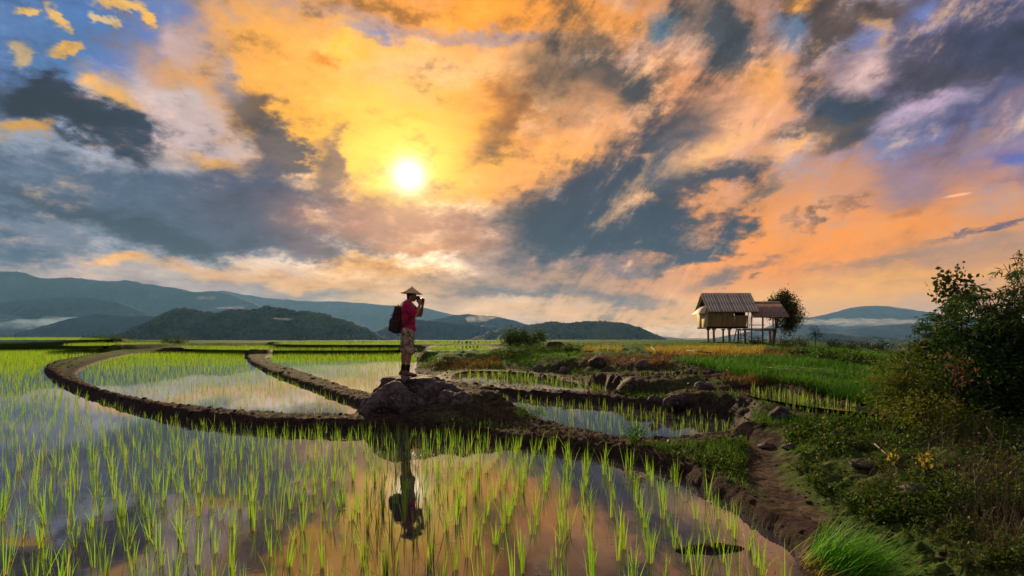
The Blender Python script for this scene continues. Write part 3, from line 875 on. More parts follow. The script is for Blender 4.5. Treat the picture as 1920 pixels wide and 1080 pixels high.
def build_water():
    import mathutils.geometry as mg
    for n, z, c, p in PADDIES:
        q = p.copy()
        # push the sheet a little under the banks
        cen = np.roll(q, -1, 0) - np.roll(q, 1, 0)
        nrm = np.stack([cen[:, 1], -cen[:, 0]], 1); nrm /= np.linalg.norm(nrm, axis=1, keepdims=True) + 1e-9
        area = 0.5 * np.sum(q[:, 0] * np.roll(q[:, 1], -1) - np.roll(q[:, 0], -1) * q[:, 1])
        q = q + nrm * (0.10 if area > 0 else -0.10)
        tris = mg.tessellate_polygon([[Vector((x, y, 0)) for x, y in q]])
        me = np_mesh('water', np.column_stack([q, np.full(len(q), z)]), np.array([t for t in tris]), M['water'])
        o = new_obj('water', me); o['kind'] = 'structure'
        bm = bmesh.new(); bm.from_mesh(me); bmesh.ops.recalc_face_normals(bm, faces=bm.faces)
        for f in bm.faces:
            if f.normal.z < 0: f.normal_flip()
        bm.to_mesh(me); bm.free()
build_water()
# ------------------------------------------------------------------ rice
NEAR_RICE = 300
def rice_points():
    pts = []
    for n, z, c, P in PADDIES:
        sp = {'A': .245, 'B': .29, 'C': .29, 'D': .29, 'E': .30, 'F': .2, 'G': .2, 'H': .25, 'I': .25, 'Q': .24, 'J': .32}.get(n, .40)
        x0, x1, y0, y1 = P[:, 0].min(), P[:, 0].max(), max(P[:, 1].min(), 2.4), P[:, 1].max()
        gx, gy = np.meshgrid(np.arange(x0 - 5, x1 + 5, sp * .92), np.arange(y0 - 5, y1 + 5, sp))
        gx, gy = gx.ravel(), gy.ravel()
        r = 0.12 if n == 'A' else -0.08
        cx_, cy_ = gx - gx.mean(), gy - gy.mean()
        gx, gy = gx.mean() + cx_ + r * cy_, gy.mean() + cy_ - r * cx_ * .5
        gx = gx + RNG.normal(0, .024, len(gx)); gy = gy + RNG.normal(0, .030, len(gy))
        d = poly_sd(P, gx, gy)
        keep = (d < -0.14) & (np.abs(gx) < 0.97 * gy + .6) & (RNG.random(len(gx)) > .05)
        if n == 'A': keep &= gy > 2.9
        pts.append(np.column_stack([gx[keep], gy[keep], np.full(keep.sum(), z - .02)]))
    return np.concatenate(pts)
def clump(n, h, w, seg, rad=.022, spread=.2):
    az = RNG.random(n) * 2 * np.pi
    r = rad * np.sqrt(RNG.random(n))
    P = np.column_stack([r * np.cos(az), r * np.sin(az), np.zeros(n)])
    H = h * RNG.uniform(.55, 1.08, n)
    return blade_mesh(P, H, w * RNG.uniform(.7, 1.2, n), az, np.abs(RNG.normal(0, spread, n)), RNG.gamma(1.1, .16, n), seg,
                      tint=np.clip(RNG.normal(.5, .24, n), 0, 1))
def build_rice():
    P = rice_points()
    dist = np.hypot(P[:, 0], P[:, 1])
    vis = (np.abs(P[:, 0]) < .93 * P[:, 1] + .1) & (P[:, 1] > 3.3)
    order = np.argsort(np.where(vis, dist, 1e6))
    near = order[:NEAR_RICE]
    variants = []
    for k in range(24):
        V, F, A = clump(int(RNG.integers(6, 13)), .345 * RNG.uniform(.70, 1.18), .0066, 4, .024, .04 + .09 * RNG.random())
        variants.append(np_mesh('rice_seedling', V, F, M['rice'], True, A))
    lab = 'young green rice seedling standing in the muddy water of the front field'
    for i in near:
        o = bpy.data.objects.new('rice_seedling', variants[int(RNG.integers(24))])
        o.location = P[i]; o.rotation_euler = (0, 0, RNG.random() * 6.28)
        s = RNG.uniform(.75, 1.12); o.scale = (s, s, s * RNG.uniform(.9, 1.1))
        o['label'] = lab; o['category'] = 'rice plant'; o['group'] = 'rice seedlings in the front flooded field'
        COL.objects.link(o)
    rest = np.setdiff1d(np.arange(len(P)), near)
    parts = []
    P = P.copy(); dn = RNG.random(len(P)); far = (dist > 12) & (dist < 30) & (dn < .22); rest = np.setdiff1d(rest, np.where(far)[0])
    for lo, hi, nb, seg, w in ((0, 9, 6, 3, .0062), (9, 16, 4, 2, .0055), (16, 30, 4, 2, .0075), (30, 999, 4, 1, .018)):
        m = rest[(dist[rest] >= lo) & (dist[rest] < hi)]
        if not len(m): continue
        n = len(m) * nb
        az = RNG.random(n) * 6.28
        r = .026 * np.sqrt(RNG.random(n))
        Q = np.repeat(P[m], nb, 0) + np.column_stack([r * np.cos(az), r * np.sin(az), np.zeros(n)])
        hs = np.repeat(RNG.uniform(.72, 1.12, len(m)), nb)
        H = (.35 if lo < 9 else .255) * hs * RNG.uniform(.55, 1.05, n)
        parts.append(blade_mesh(Q, H, w * RNG.uniform(.7, 1.2, n), az, np.abs(RNG.normal(0, .11, n)), RNG.gamma(1.2, .14, n), seg,
                                tint=np.clip(np.repeat(RNG.normal(.55, .15, len(m)), nb) + RNG.normal(0, .12, n), 0, 1)))
    V, F, A = merge(parts)
    o = new_obj('rice_field', np_mesh('rice_field', V, F, M['rice'], False, A))
    tag(o, 'rows of young rice filling the flooded terraces farther back', 'rice', kind='stuff')
    print('rice clumps', len(P), 'tris', len(F))
build_rice()
# ------------------------------------------------------------------ valley, hills and mountains, haze
FLOOR = -130.0
def forest_material(name, c1, c2, sc):
    m, g, b = mat(name, 0.95, 0.1)
    p = world_pos(g)
    n1 = g.noise(p, sc * 0.12, 5, 0.6).outputs[0]
    vo = g.new('ShaderNodeTexVoronoi'); vo.inputs['Scale'].default_value = sc
    g.L.new(p, vo.inputs['Vector'])
    n2 = g.noise(p, sc * 0.8, 4, 0.7).outputs[0]
    f = g.mr(g.math('MULTIPLY_ADD', n2, 0.6, n1), 0.6, 0.98)
    g.L.new(g.mix(f, list(c1), list(c2)), b.inputs['Base Color'])
    bump(g, b, g.math('SUBTRACT', g.math('MULTIPLY', n2, 1.2), vo.outputs['Distance']), 1.0, 8.0)
    return m
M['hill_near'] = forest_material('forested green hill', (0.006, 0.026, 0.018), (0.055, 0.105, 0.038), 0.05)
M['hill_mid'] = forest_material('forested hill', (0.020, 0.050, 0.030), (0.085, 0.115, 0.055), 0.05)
M['mtn_blue'] = forest_material('haze-tinted far forest', (0.004, 0.026, 0.048), (0.014, 0.052, 0.072), 0.012)  # the blue of distant haze is put into the forest's base colour
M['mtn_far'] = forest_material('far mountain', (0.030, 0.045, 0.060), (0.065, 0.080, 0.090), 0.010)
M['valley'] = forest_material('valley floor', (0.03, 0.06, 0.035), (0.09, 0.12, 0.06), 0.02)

def ridge(label, m, dist, prof, depth=0.35, seed=0, rough=0.03, trees=0.0, nx=420, ny=70, floor=FLOOR):
    """a mountain whose skyline passes through prof (column, row) when seen from the terraces; it has a front and a back slope"""
    xs = np.array([p[0] for p in prof], float); ys = np.array([p[1] for p in prof], float)
    px = np.linspace(xs[0], xs[-1], nx)
    base = np.interp(px, xs, ys)
    k = np.hanning(15); k /= k.sum()
    base = np.convolve(np.pad(base, 7, 'edge'), k, 'valid')
    s = np.linspace(-1, 1, ny)
    Y = dist * (1 + depth * s)[:, None] * np.ones((1, nx))
    wander = 1 + 0.05 * fbm(px / 90.0, np.full(nx, seed * 3.1), 3, seed)
    Y = Y * wander[None]
    ux = ((px - CX) / FPX)[None] * np.ones((ny, 1))
    X = ux * dist * wander[None]
    top = CAM_Z + (HY - base) / FPX * dist * wander
    g_ = 1 - np.abs(s)
    body = (g_ ** 0.85)[:, None]
    H = floor + (top[None] - floor) * body
    sc = dist * 0.09
    gully = np.abs(fbm(X / sc * 1.5, Y / sc * 0.6, 6, seed + 3, .6)) * 2.6
    amp = (top[None] - floor) * np.clip(body * (1 - body) * 4, 0, 1)
    H = H - gully * amp * 0.55
    H = H + (fbm(X / (sc * .22), Y / (sc * .22), 4, seed + 9, .6)) * (top[None] - floor) * rough * (0.25 + body)
    if trees: H = H + trees * (vnoise(X / 11.0, Y / 16.0, seed) ** 2 + .6 * vnoise(X / 5.0, Y / 7.0, seed + 1)) * np.clip(body * 6, 0, 1)
    H = np.maximum(H, floor - 30)
    V = np.stack([X, Y, H], 2).reshape(-1, 3)
    idx = np.arange(ny * nx).reshape(ny, nx)
    F = np.stack([idx[:-1, :-1], idx[:-1, 1:], idx[1:, 1:], idx[1:, :-1]], 2).reshape(-1, 4)
    o = new_obj('hill' if dist < 3500 else 'mountain', np_mesh('hill', V, F, M[m], True))
    o['kind'] = 'structure'; o['label'] = label
    return o
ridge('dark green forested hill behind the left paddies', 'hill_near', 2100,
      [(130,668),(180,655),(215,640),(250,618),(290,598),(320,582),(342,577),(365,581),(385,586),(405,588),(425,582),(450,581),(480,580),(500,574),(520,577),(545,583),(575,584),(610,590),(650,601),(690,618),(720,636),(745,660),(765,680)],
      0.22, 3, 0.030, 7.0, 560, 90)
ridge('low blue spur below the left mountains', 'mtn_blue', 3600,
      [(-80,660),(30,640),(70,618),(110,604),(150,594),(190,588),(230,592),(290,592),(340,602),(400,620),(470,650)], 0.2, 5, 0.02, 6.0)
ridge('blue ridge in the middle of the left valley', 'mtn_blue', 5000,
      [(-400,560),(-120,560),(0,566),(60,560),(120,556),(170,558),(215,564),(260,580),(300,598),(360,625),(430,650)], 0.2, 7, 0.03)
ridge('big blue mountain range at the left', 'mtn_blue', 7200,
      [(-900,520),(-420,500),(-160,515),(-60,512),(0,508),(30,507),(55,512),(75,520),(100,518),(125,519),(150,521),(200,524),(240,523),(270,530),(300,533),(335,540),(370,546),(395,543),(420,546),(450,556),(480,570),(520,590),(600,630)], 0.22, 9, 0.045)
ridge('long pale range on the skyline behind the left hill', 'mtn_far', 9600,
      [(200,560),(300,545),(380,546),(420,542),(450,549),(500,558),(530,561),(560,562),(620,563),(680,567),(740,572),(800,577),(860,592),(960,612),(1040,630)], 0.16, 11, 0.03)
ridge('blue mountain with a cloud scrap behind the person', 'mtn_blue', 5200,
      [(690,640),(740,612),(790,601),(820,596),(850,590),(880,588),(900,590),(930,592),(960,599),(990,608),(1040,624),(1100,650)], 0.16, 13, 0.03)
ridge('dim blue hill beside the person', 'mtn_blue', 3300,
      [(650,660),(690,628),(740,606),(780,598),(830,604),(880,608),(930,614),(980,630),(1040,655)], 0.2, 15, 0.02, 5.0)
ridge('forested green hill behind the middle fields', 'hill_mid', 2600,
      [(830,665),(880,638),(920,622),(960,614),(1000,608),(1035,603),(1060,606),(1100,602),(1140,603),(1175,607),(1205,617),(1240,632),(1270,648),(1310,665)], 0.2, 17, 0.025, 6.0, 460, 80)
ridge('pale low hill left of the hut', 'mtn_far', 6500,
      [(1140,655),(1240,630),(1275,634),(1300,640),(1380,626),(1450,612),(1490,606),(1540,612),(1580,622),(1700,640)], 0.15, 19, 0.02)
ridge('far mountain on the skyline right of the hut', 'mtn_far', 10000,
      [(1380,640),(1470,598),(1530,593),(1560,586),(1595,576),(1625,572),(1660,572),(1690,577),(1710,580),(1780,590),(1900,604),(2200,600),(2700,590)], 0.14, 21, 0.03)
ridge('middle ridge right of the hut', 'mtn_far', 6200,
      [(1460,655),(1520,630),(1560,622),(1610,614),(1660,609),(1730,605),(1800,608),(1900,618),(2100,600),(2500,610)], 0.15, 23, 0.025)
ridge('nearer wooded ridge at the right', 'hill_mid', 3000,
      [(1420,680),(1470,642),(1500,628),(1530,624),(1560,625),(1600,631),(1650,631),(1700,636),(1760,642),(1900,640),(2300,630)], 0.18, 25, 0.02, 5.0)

def valley_floor():
    n = 60
    rr = 60 * (16000 / 60.0) ** np.linspace(0, 1, n)
    th = np.radians(np.linspace(-62, 62, 90))
    R, T = np.meshgrid(rr, th, indexing='ij')
    X, Y = R * np.sin(T), R * np.cos(T)
    H = FLOOR + fbm(X / 600, Y / 600, 4, 77) * 30 + sstep(400, 60, R) * 105
    idx = np.arange(H.size).reshape(H.shape)
    F = np.stack([idx[:-1, :-1], idx[:-1, 1:], idx[1:, 1:], idx[1:, :-1]], 2).reshape(-1, 4)[:, ::-1]
    o = new_obj('valley', np_mesh('valley', np.stack([X, Y, H], 2).reshape(-1, 3), F, M['valley'], True)); o['kind'] = 'structure'
valley_floor()

def haze_box():
    V = np.array([(x, y, z) for x in (-17000, 17000) for y in (-300, 12500) for z in (-210, 660)], float)
    F = np.array([(0,1,3,2),(4,6,7,5),(0,4,5,1),(2,3,7,6),(0,2,6,4),(1,5,7,3)])
    m = bpy.data.materials.new('haze'); m.use_nodes = True
    g = Graph(m.node_tree); m.node_tree.nodes.clear()
    pv = g.new('ShaderNodeVolumePrincipled')
    pv.inputs['Color'].default_value = (0.25, 0.55, 0.98, 1)
    pv.inputs['Density'].default_value = HAZE
    pv.inputs['Anisotropy'].default_value = 0.25
    out = g.new('ShaderNodeOutputMaterial'); g.L.new(pv.outputs[0], out.inputs['Volume'])
    o = new_obj('haze', np_mesh('haze', V, F, m)); o['kind'] = 'stuff'
    o['label'] = 'thin blue haze lying over the valley and the mountains'
HAZE = 4.2e-5
haze_box()

# ------------------------------------------------------------------ low clouds clinging to the mountains
def low_cloud(label, x0, x1, y0, y1, dist, dens, n=9, depth=.35, seed=0, tone=(0.97, 0.96, 0.95, 1)):
    """a bank of mist between two ridges: overlapping puffs melted into one body"""
    r = np.random.default_rng(seed)
    k = dist / FPX
    W, Hh = (x1 - x0) * k, (y1 - y0) * k
    parts_ = []
    for i in range(n):
        u = (i + r.random()) / n
        rx = W / n * r.uniform(.9, 1.7); rz = Hh * r.uniform(.28, .55) * (1 - .5 * abs(2 * u - 1))
        bm = bmesh.new(); bmesh.ops.create_icosphere(bm, subdivisions=3, radius=1)
        V = np.array([tuple(v.co) for v in bm.verts]); F = np.array([[v.index for v in f.verts] for f in bm.faces]); bm.free()
        nn = np.array([1 + .5 * mnoise.fractal(Vector(q * 1.8 + [i * 3.1, seed, 0]), 1, 2, 4) for q in V])
        V = V * nn[:, None] * [rx, W * depth * .5, rz] + [(u - .5) * W, 0, r.uniform(-.12, .12) * Hh]
        parts_.append((V, F, {}))
    V, F, _ = merge(parts_)
    m = bpy.data.materials.new('low cloud'); m.use_nodes = True; g = Graph(m.node_tree); m.node_tree.nodes.clear()
    pv = g.new('ShaderNodeVolumePrincipled'); pv.inputs['Color'].default_value = tone
    pv.inputs['Density'].default_value = dens; pv.inputs['Anisotropy'].default_value = .4
    out = g.new('ShaderNodeOutputMaterial'); g.L.new(pv.outputs[0], out.inputs['Volume'])
    c = at_d((x0 + x1) / 2, (y0 + y1) / 2, dist)
    o = new_obj('low_cloud', np_mesh('low_cloud', V, F, m), loc=tuple(c)); o['kind'] = 'stuff'; o['label'] = label
low_cloud('bright mist bank below the far mountain right of the hut', 1490, 1715, 596, 612, 8200, .0011, 16, seed=1)
low_cloud('pale mist left of the hut above the low hill', 1180, 1330, 606, 630, 7400, .0010, 7, seed=2)
low_cloud('blue valley mist at the foot of the left mountains', -240, 230, 590, 636, 4300, .0018, 14, seed=3, tone=(0.5, 0.74, 1.0, 1))
low_cloud('white cloud scrap on the mountain right of the photographer', 876, 918, 589, 604, 4600, .0045, 5, seed=4)
low_cloud('left of two small white clouds on the left mountains', 370, 382, 552, 563, 5600, .003, 3, seed=5)
low_cloud('right of two small white clouds on the left mountains', 386, 402, 554, 563, 5600, .003, 4, seed=6)
low_cloud('thin cloud scrap behind the crest of the left hill', 412, 455, 574, 580, 3300, .003, 6, seed=7)
low_cloud('faint cloud scrap on the slope of the left hill', 520, 546, 594, 602, 1650, .008, 3, seed=8)
# ------------------------------------------------------------------ rocks and clods
def star_rock(name, ells, seed, material, amp=0.05, sub=5, flat=None, label=None, cat='rock', group=None, freq=2.2, loc=(0, 0, 0)):
    """a stone as one closed surface: union of ellipsoids seen from its heart, roughened; ells: centre, radii, turn"""
    bm = bmesh.new()
    bmesh.ops.create_icosphere(bm, subdivisions=sub, radius=1.0)
    for v in bm.verts:
        d = v.co.normalized()
        best = 0.0
        for (c, r, rz) in ells:
            Rm = Matrix.Rotation(-rz, 3, 'Z')
            c_, d_ = Rm @ Vector(c), Rm @ d
            q = Vector((d_.x / r[0], d_.y / r[1], d_.z / r[2])); o = Vector((-c_.x / r[0], -c_.y / r[1], -c_.z / r[2]))
            A, B, Cc = q.dot(q), 2 * q.dot(o), o.dot(o) - 1
            D = B * B - 4 * A * Cc
            if D > 0:
                t = (-B + math.sqrt(D)) / (2 * A)
                best = max(best, t)
        p = d * best
        s = Vector((seed * 7.3, seed * 1.7, seed * 3.1))
        n = mnoise.fractal(p * freq + s, 0.9, 2.1, 6)
        rid = 1 - abs(mnoise.noise(p * freq * 1.4 + s * 2)) * 2
        cell = mnoise.cell(p * freq * 1.1 + s) * 0.5
        p = p + d * (amp * (n * 1.0 + rid * 0.35 + cell * 0.5))
        p.z += 0
        if flat is not None and p.z > flat: p.z = flat + (p.z - flat) * 0.25
        v.co = p
    me = bpy.data.meshes.new(name); bm.to_mesh(me); bm.free()
    me.materials.append(material)
    me.polygons.foreach_set('use_smooth', np.ones(len(me.polygons), dtype=bool))
    o = new_obj(name, me, loc=loc)
    tag(o, label, cat, group)
    return o
BR = Vector((-1.98, 11.05, 0.25))
boulder = star_rock('boulder', [((0.05, .1, 0.12), (0.72, 0.72, 0.44), 0), ((.42, .05, -.02), (.72, .62, .42), -.1), ((-.32, 0, -.05), (.52, .62, .42), 0), ((-.1, -.25, -.1), (.75, .5, .5), .2), ((.85, .0, -.12), (.55, .5, .34), 0)],
                    3, M['rock'], .16, 6, flat=.50, label='big dark weathered boulder under the standing photographer', cat='boulder', loc=BR, freq=1.7)
star_rock('boulder', [((0, 0, 0), (.46, .36, .46), 0.1), ((-.12, .05, -.1), (.45, .4, .4), 0), ((.25, .1, -.12), (.4, .35, .36), 0)],
          8, M['rock'], .075, 6, label='rounded grey boulder with a pale rim leaning on the front of the big one', cat='boulder', loc=(-2.12, 10.28, .20), freq=2.2)
def stone(px, py, w, h, seed, mt, label, cat='stone', group=None, sink=.25, name='stone', sub=4, dep=None, freq=None, z0=.3):
    p = on_ground(px, py, z0)
    k = p[1] / FPX
    rx, rz = w * k / 2, h * k * .62
    ry = dep * k / 2 if dep else rx * .8
    return star_rock(name, [((0, 0, 0), (rx, ry, rz), 0), ((rx * .3, 0, -rz * .15), (rx * .7, ry * .9, rz * .8), .4)], seed, mt, rx * .16, sub,
                     label=label, cat=cat, group=group, freq=freq or 1.1 / rx, loc=(p[0], p[1], p[2] + rz * (1 - 2 * sink) * .5))
stone(868, 757, 46, 26, 11, M['rock2'], 'tan stone half buried in the earth mound right of the boulder')
stone(842, 752, 40, 24, 12, M['rock2'], 'darker tan stone wedged between the big boulder and the mound')
stone(1268, 757, 46, 22, 14, M['rock'], 'grey angular rock at the foot of the dark earth heap')
stone(1226, 750, 24, 10, 16, M['rock'], 'small flat rock left of the dark earth heap')
stone(1463, 783, 40, 24, 17, M['rock'], 'round brown stone on the edge of the small right field')
stone(1318, 727, 34, 14, 18, M['rock2'], 'pale stone in the cut bank above the dark earth heap')
stone(1386, 728, 48, 18, 19, M['rock2'], 'flat pinkish rock at the left end of the rocky ridge')
stone(1425, 733, 60, 26, 20, M['rock2'], 'reddish rock in the middle of the rocky ridge')
stone(1452, 740, 40, 20, 21, M['rock2'], 'small reddish rock at the right end of the rocky ridge')
stone(1010, 693, 22, 12, 22, M['rock2'], 'pale stone sitting on the brown bank behind the middle field')
stone(1058, 696, 18, 10, 23, M['rock2'], 'small pale stone right of the other one on the brown bank')
stone(1120, 682, 34, 16, 24, M['rock'], 'dark rock on the brown bank left of the cut terraces')
stone(1205, 686, 26, 12, 25, M['rock2'], 'tan rock at the top of the cut bank')
stone(1235, 706, 16, 10, 26, M['rock2'], 'small stone at the left end of the long cut bank')
stone(1258, 706, 18, 10, 27, M['rock2'], 'small stone right beside another at the long cut bank')
stone(1436, 838, 34, 7, 28, M['rock2'], 'flat pinkish stone lying on the dirt path')
stone(1482, 840, 34, 7, 29, M['rock2'], 'flat stone right of the path among the weeds')
stone(1622, 872, 54, 13, 30, M['rock2'], 'pale broken stone in the weeds at the right')
stone(1722, 925, 84, 18, 31, M['rock2'], 'large brown stone half hidden by dry twigs at the right')
stone(1398, 770, 14, 7, 33, M['rock2'], 'tiny white stone on the bund left of the round brown stone')
stone(948, 648, 22, 8, 34, M['clod'], 'clod of earth left of the round bush', 'clod')
stone(1040, 652, 34, 14, 35, M['clod'], 'dark clod of earth right of the round bush', 'clod')
p = at(1330, 1029, 0.0)
star_rock('mud_lump', [((0, 0, 0), (.20, .05, .036), 0), ((-.13, -.02, 0), (.13, .05, .026), 0.2), ((.12, .01, 0), (.14, .04, .028), -.1)], 44, M['ground'], .016, 5,
          label='long dark lump of mud lying in the front water near the right bund', cat='mud lump', loc=(p[0], p[1], 0.0), freq=9)

def floating_bits():
    n = 2600
    y = np.exp(RNG.uniform(math.log(3.1), math.log(12), n)); x = RNG.uniform(-.93, .75, n) * y
    P = PADDIES[0][3]
    m = poly_sd(P, x, y) < -.05
    x, y = x[m], y[m]; k = len(x)
    V, F, A = blade_mesh(np.column_stack([x, y, np.full(k, .004)]), RNG.gamma(1.6, .035, k), RNG.uniform(.002, .006, k), RNG.random(k) * 6.28,
                         np.full(k, 1.50) + RNG.normal(0, .05, k), RNG.normal(0.02, .05, k), 2)
    o = new_obj('floating_straw', np_mesh('floating_straw', V, F, M['twig'], False, A))
    tag(o, 'bits of straw and torn blades floating on the front water', 'straw', kind='stuff')
floating_bits()

# ------------------------------------------------------------------ ground cover, sampled over areas of the place
def sample_px(poly, n, zguess=.4):
    P = np.array(poly, float)
    x0, x1, y0, y1 = P[:, 0].min(), P[:, 0].max(), P[:, 1].min(), P[:, 1].max()
    x, y = RNG.uniform(x0, x1, n * 3), RNG.uniform(y0, y1, n * 3)
    m = poly_sd(P, x, y, 1e4) < 0
    x, y = x[m][:n], y[m][:n]
    z = np.full(len(x), zguess)
    for _ in range(14):
        Y = FPX * (CAM_Z - np.minimum(z, 1.5)) / (y - HY); X = (x - CX) * Y / FPX
        z = .55 * z + .45 * ground_z(X, Y)
    Y = FPX * (CAM_Z - np.minimum(z, 1.5)) / (y - HY); X = (x - CX) * Y / FPX
    return X, Y, ground_z(X, Y)
def dry_land(X, Y, marg=.12):
    near = np.full(X.shape, 1e3)
    for _, _, _, P in PADDIES: near = np.minimum(near, poly_sd(P, X, Y))
    return near > marg
def off_path(X, Y):
    L = np.array([at(*q)[:2] for q in [(1780,1110,.33),(1700,1060,.33),(1600,990,.30),(1500,930,.28),(1440,880,.26),(1425,840,.23),(1440,815,.24)]])
    return line_d(L, X, Y) > .13 + .12 * RNG.random(len(X)) + .05 * fbm(X * 4, Y * 4, 3, 8)
# ------------------------------------------------------------------ clods that break the outline of the bunds
def clods():
    parts = []
    t = (1 + 5 ** .5) / 2
    ico = np.array([(-1,t,0),(1,t,0),(-1,-t,0),(1,-t,0),(0,-1,t),(0,1,t),(0,-1,-t),(0,1,-t),(t,0,-1),(t,0,1),(-t,0,-1),(-t,0,1)], float) / 1.9
    fc = np.array([(0,11,5),(0,5,1),(0,1,7),(0,7,10),(0,10,11),(1,5,9),(5,11,4),(11,10,2),(10,7,6),(7,1,8),(3,9,4),(3,4,2),(3,2,6),(3,6,8),(3,8,9),(4,9,5),(2,4,11),(6,2,10),(8,6,7),(9,8,1)])
    n = 60000
    u = RNG.uniform(-.95, .95, n); y = np.exp(RNG.uniform(math.log(3.0), math.log(28), n)); x = u * y
    near = np.full(n, 1e3)
    for _, _, _, P in PADDIES: near = np.minimum(near, poly_sd(P, x, y))
    m = off_path(x, y) & (near > .03) & (near < .85) & (RNG.random(n) < .24)
    x, y = x[m], y[m]
    z = ground_z(x, y)
    k = len(x)
    s = (RNG.gamma(1.8, .0065, k) + .005) * np.clip(y / 8, .8, 1.6)
    V = ico[None] * (s[:, None, None] * RNG.uniform(.6, 1.35, (k, 12, 1))) * RNG.uniform([.8, .8, .45], [1.3, 1.3, .9], (k, 1, 3))
    V = V + np.stack([x, y, z], 1)[:, None]
    F = (fc[None] + (np.arange(k) * 12)[:, None, None]).reshape(-1, 3)
    o = new_obj('earth_clods', np_mesh('earth_clods', V.reshape(-1, 3), F, M['clod'], True))
    tag(o, 'crumbs and clods of dark earth scattered over the bunds', 'earth', kind='stuff')
clods()

def grass_area(polys, h, w, seg=2, spread=.35, curve=.5, clumpy=0.0, dens_noise=None, tint=(.5, .22)):
    parts = []
    for poly, n, zg in polys:
        X, Y, Z = sample_px(poly, n, zg)
        m = dry_land(X, Y) & off_path(X, Y)
        if dens_noise: m &= fbm(X * dens_noise, Y * dens_noise, 3, 3) > RNG.uniform(-.22, .10, len(X))
        X, Y, Z = X[m], Y[m], Z[m]
        k = len(X)
        big = .65 + .9 * (fbm(X * 1.3, Y * 1.3, 3, 61) + .35)
        ed = poly_sd(np.array(poly, float), (X / Y) * FPX + CX, HY + FPX * (CAM_Z - Z) / Y, 1e4)
        q = RNG.random(k) < np.clip(-ed / 7.0 + .12, 0, 1)
        X, Y, Z, big = X[q], Y[q], Z[q], big[q]; k = len(X)
        wd = w * np.clip(Y / 10, .8, 6)
        parts.append(blade_mesh(np.column_stack([X, Y, Z - .02]), h * big * RNG.uniform(.5, 1.15, k), wd * RNG.uniform(.7, 1.3, k), RNG.random(k) * 6.28,
                     np.abs(RNG.normal(0, spread, k)), RNG.gamma(1.6, curve / 1.6, k), seg, tint=np.clip(RNG.normal(*tint, k) + fbm(X * .8, Y * .8, 4, 71) * 1.6, 0, 1)))
    return merge(parts)
def stuff(name, geo, m, label, cat):
    V, F, A = geo
    o = new_obj(name, np_mesh(name, V, F, m, False, A))
    return tag(o, label, cat, kind='stuff')
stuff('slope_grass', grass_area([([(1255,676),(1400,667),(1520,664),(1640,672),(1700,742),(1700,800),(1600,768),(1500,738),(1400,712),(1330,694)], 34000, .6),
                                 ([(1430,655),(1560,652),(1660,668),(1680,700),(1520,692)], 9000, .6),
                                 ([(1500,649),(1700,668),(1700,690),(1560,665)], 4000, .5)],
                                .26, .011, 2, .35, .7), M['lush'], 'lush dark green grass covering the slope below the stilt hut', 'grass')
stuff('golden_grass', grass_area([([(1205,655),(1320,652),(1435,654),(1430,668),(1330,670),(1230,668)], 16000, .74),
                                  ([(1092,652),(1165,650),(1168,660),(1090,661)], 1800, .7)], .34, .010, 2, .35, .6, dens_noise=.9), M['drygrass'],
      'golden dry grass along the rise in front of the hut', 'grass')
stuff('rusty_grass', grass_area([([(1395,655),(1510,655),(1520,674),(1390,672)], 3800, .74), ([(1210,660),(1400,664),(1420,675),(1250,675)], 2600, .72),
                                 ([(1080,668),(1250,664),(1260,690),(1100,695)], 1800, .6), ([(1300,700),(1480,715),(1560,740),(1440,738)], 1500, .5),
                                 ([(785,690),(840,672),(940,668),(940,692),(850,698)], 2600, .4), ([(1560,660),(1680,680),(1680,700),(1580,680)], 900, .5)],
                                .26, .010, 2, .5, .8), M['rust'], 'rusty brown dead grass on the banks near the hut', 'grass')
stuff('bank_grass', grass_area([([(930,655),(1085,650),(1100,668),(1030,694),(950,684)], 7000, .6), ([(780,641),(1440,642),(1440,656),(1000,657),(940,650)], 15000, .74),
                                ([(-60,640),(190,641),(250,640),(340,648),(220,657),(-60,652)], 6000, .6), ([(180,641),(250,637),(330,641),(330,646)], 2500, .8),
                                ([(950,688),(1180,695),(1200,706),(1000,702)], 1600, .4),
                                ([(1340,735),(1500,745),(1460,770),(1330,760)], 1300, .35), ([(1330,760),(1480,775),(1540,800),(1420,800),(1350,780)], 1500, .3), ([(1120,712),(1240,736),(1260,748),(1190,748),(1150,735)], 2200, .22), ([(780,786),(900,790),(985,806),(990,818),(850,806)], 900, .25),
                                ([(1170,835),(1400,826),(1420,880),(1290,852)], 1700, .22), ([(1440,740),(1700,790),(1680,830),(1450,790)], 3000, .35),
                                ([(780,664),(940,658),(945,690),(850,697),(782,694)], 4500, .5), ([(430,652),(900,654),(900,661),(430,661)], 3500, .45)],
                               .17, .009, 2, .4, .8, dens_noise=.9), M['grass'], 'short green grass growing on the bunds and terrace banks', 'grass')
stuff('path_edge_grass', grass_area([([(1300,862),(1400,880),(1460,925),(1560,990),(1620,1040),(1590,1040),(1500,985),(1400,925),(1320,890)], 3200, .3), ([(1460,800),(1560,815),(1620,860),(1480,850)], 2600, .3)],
                                    .08, .008, 2, .6, .9), M['grass'], 'thin green grass fringing the dirt path', 'grass')
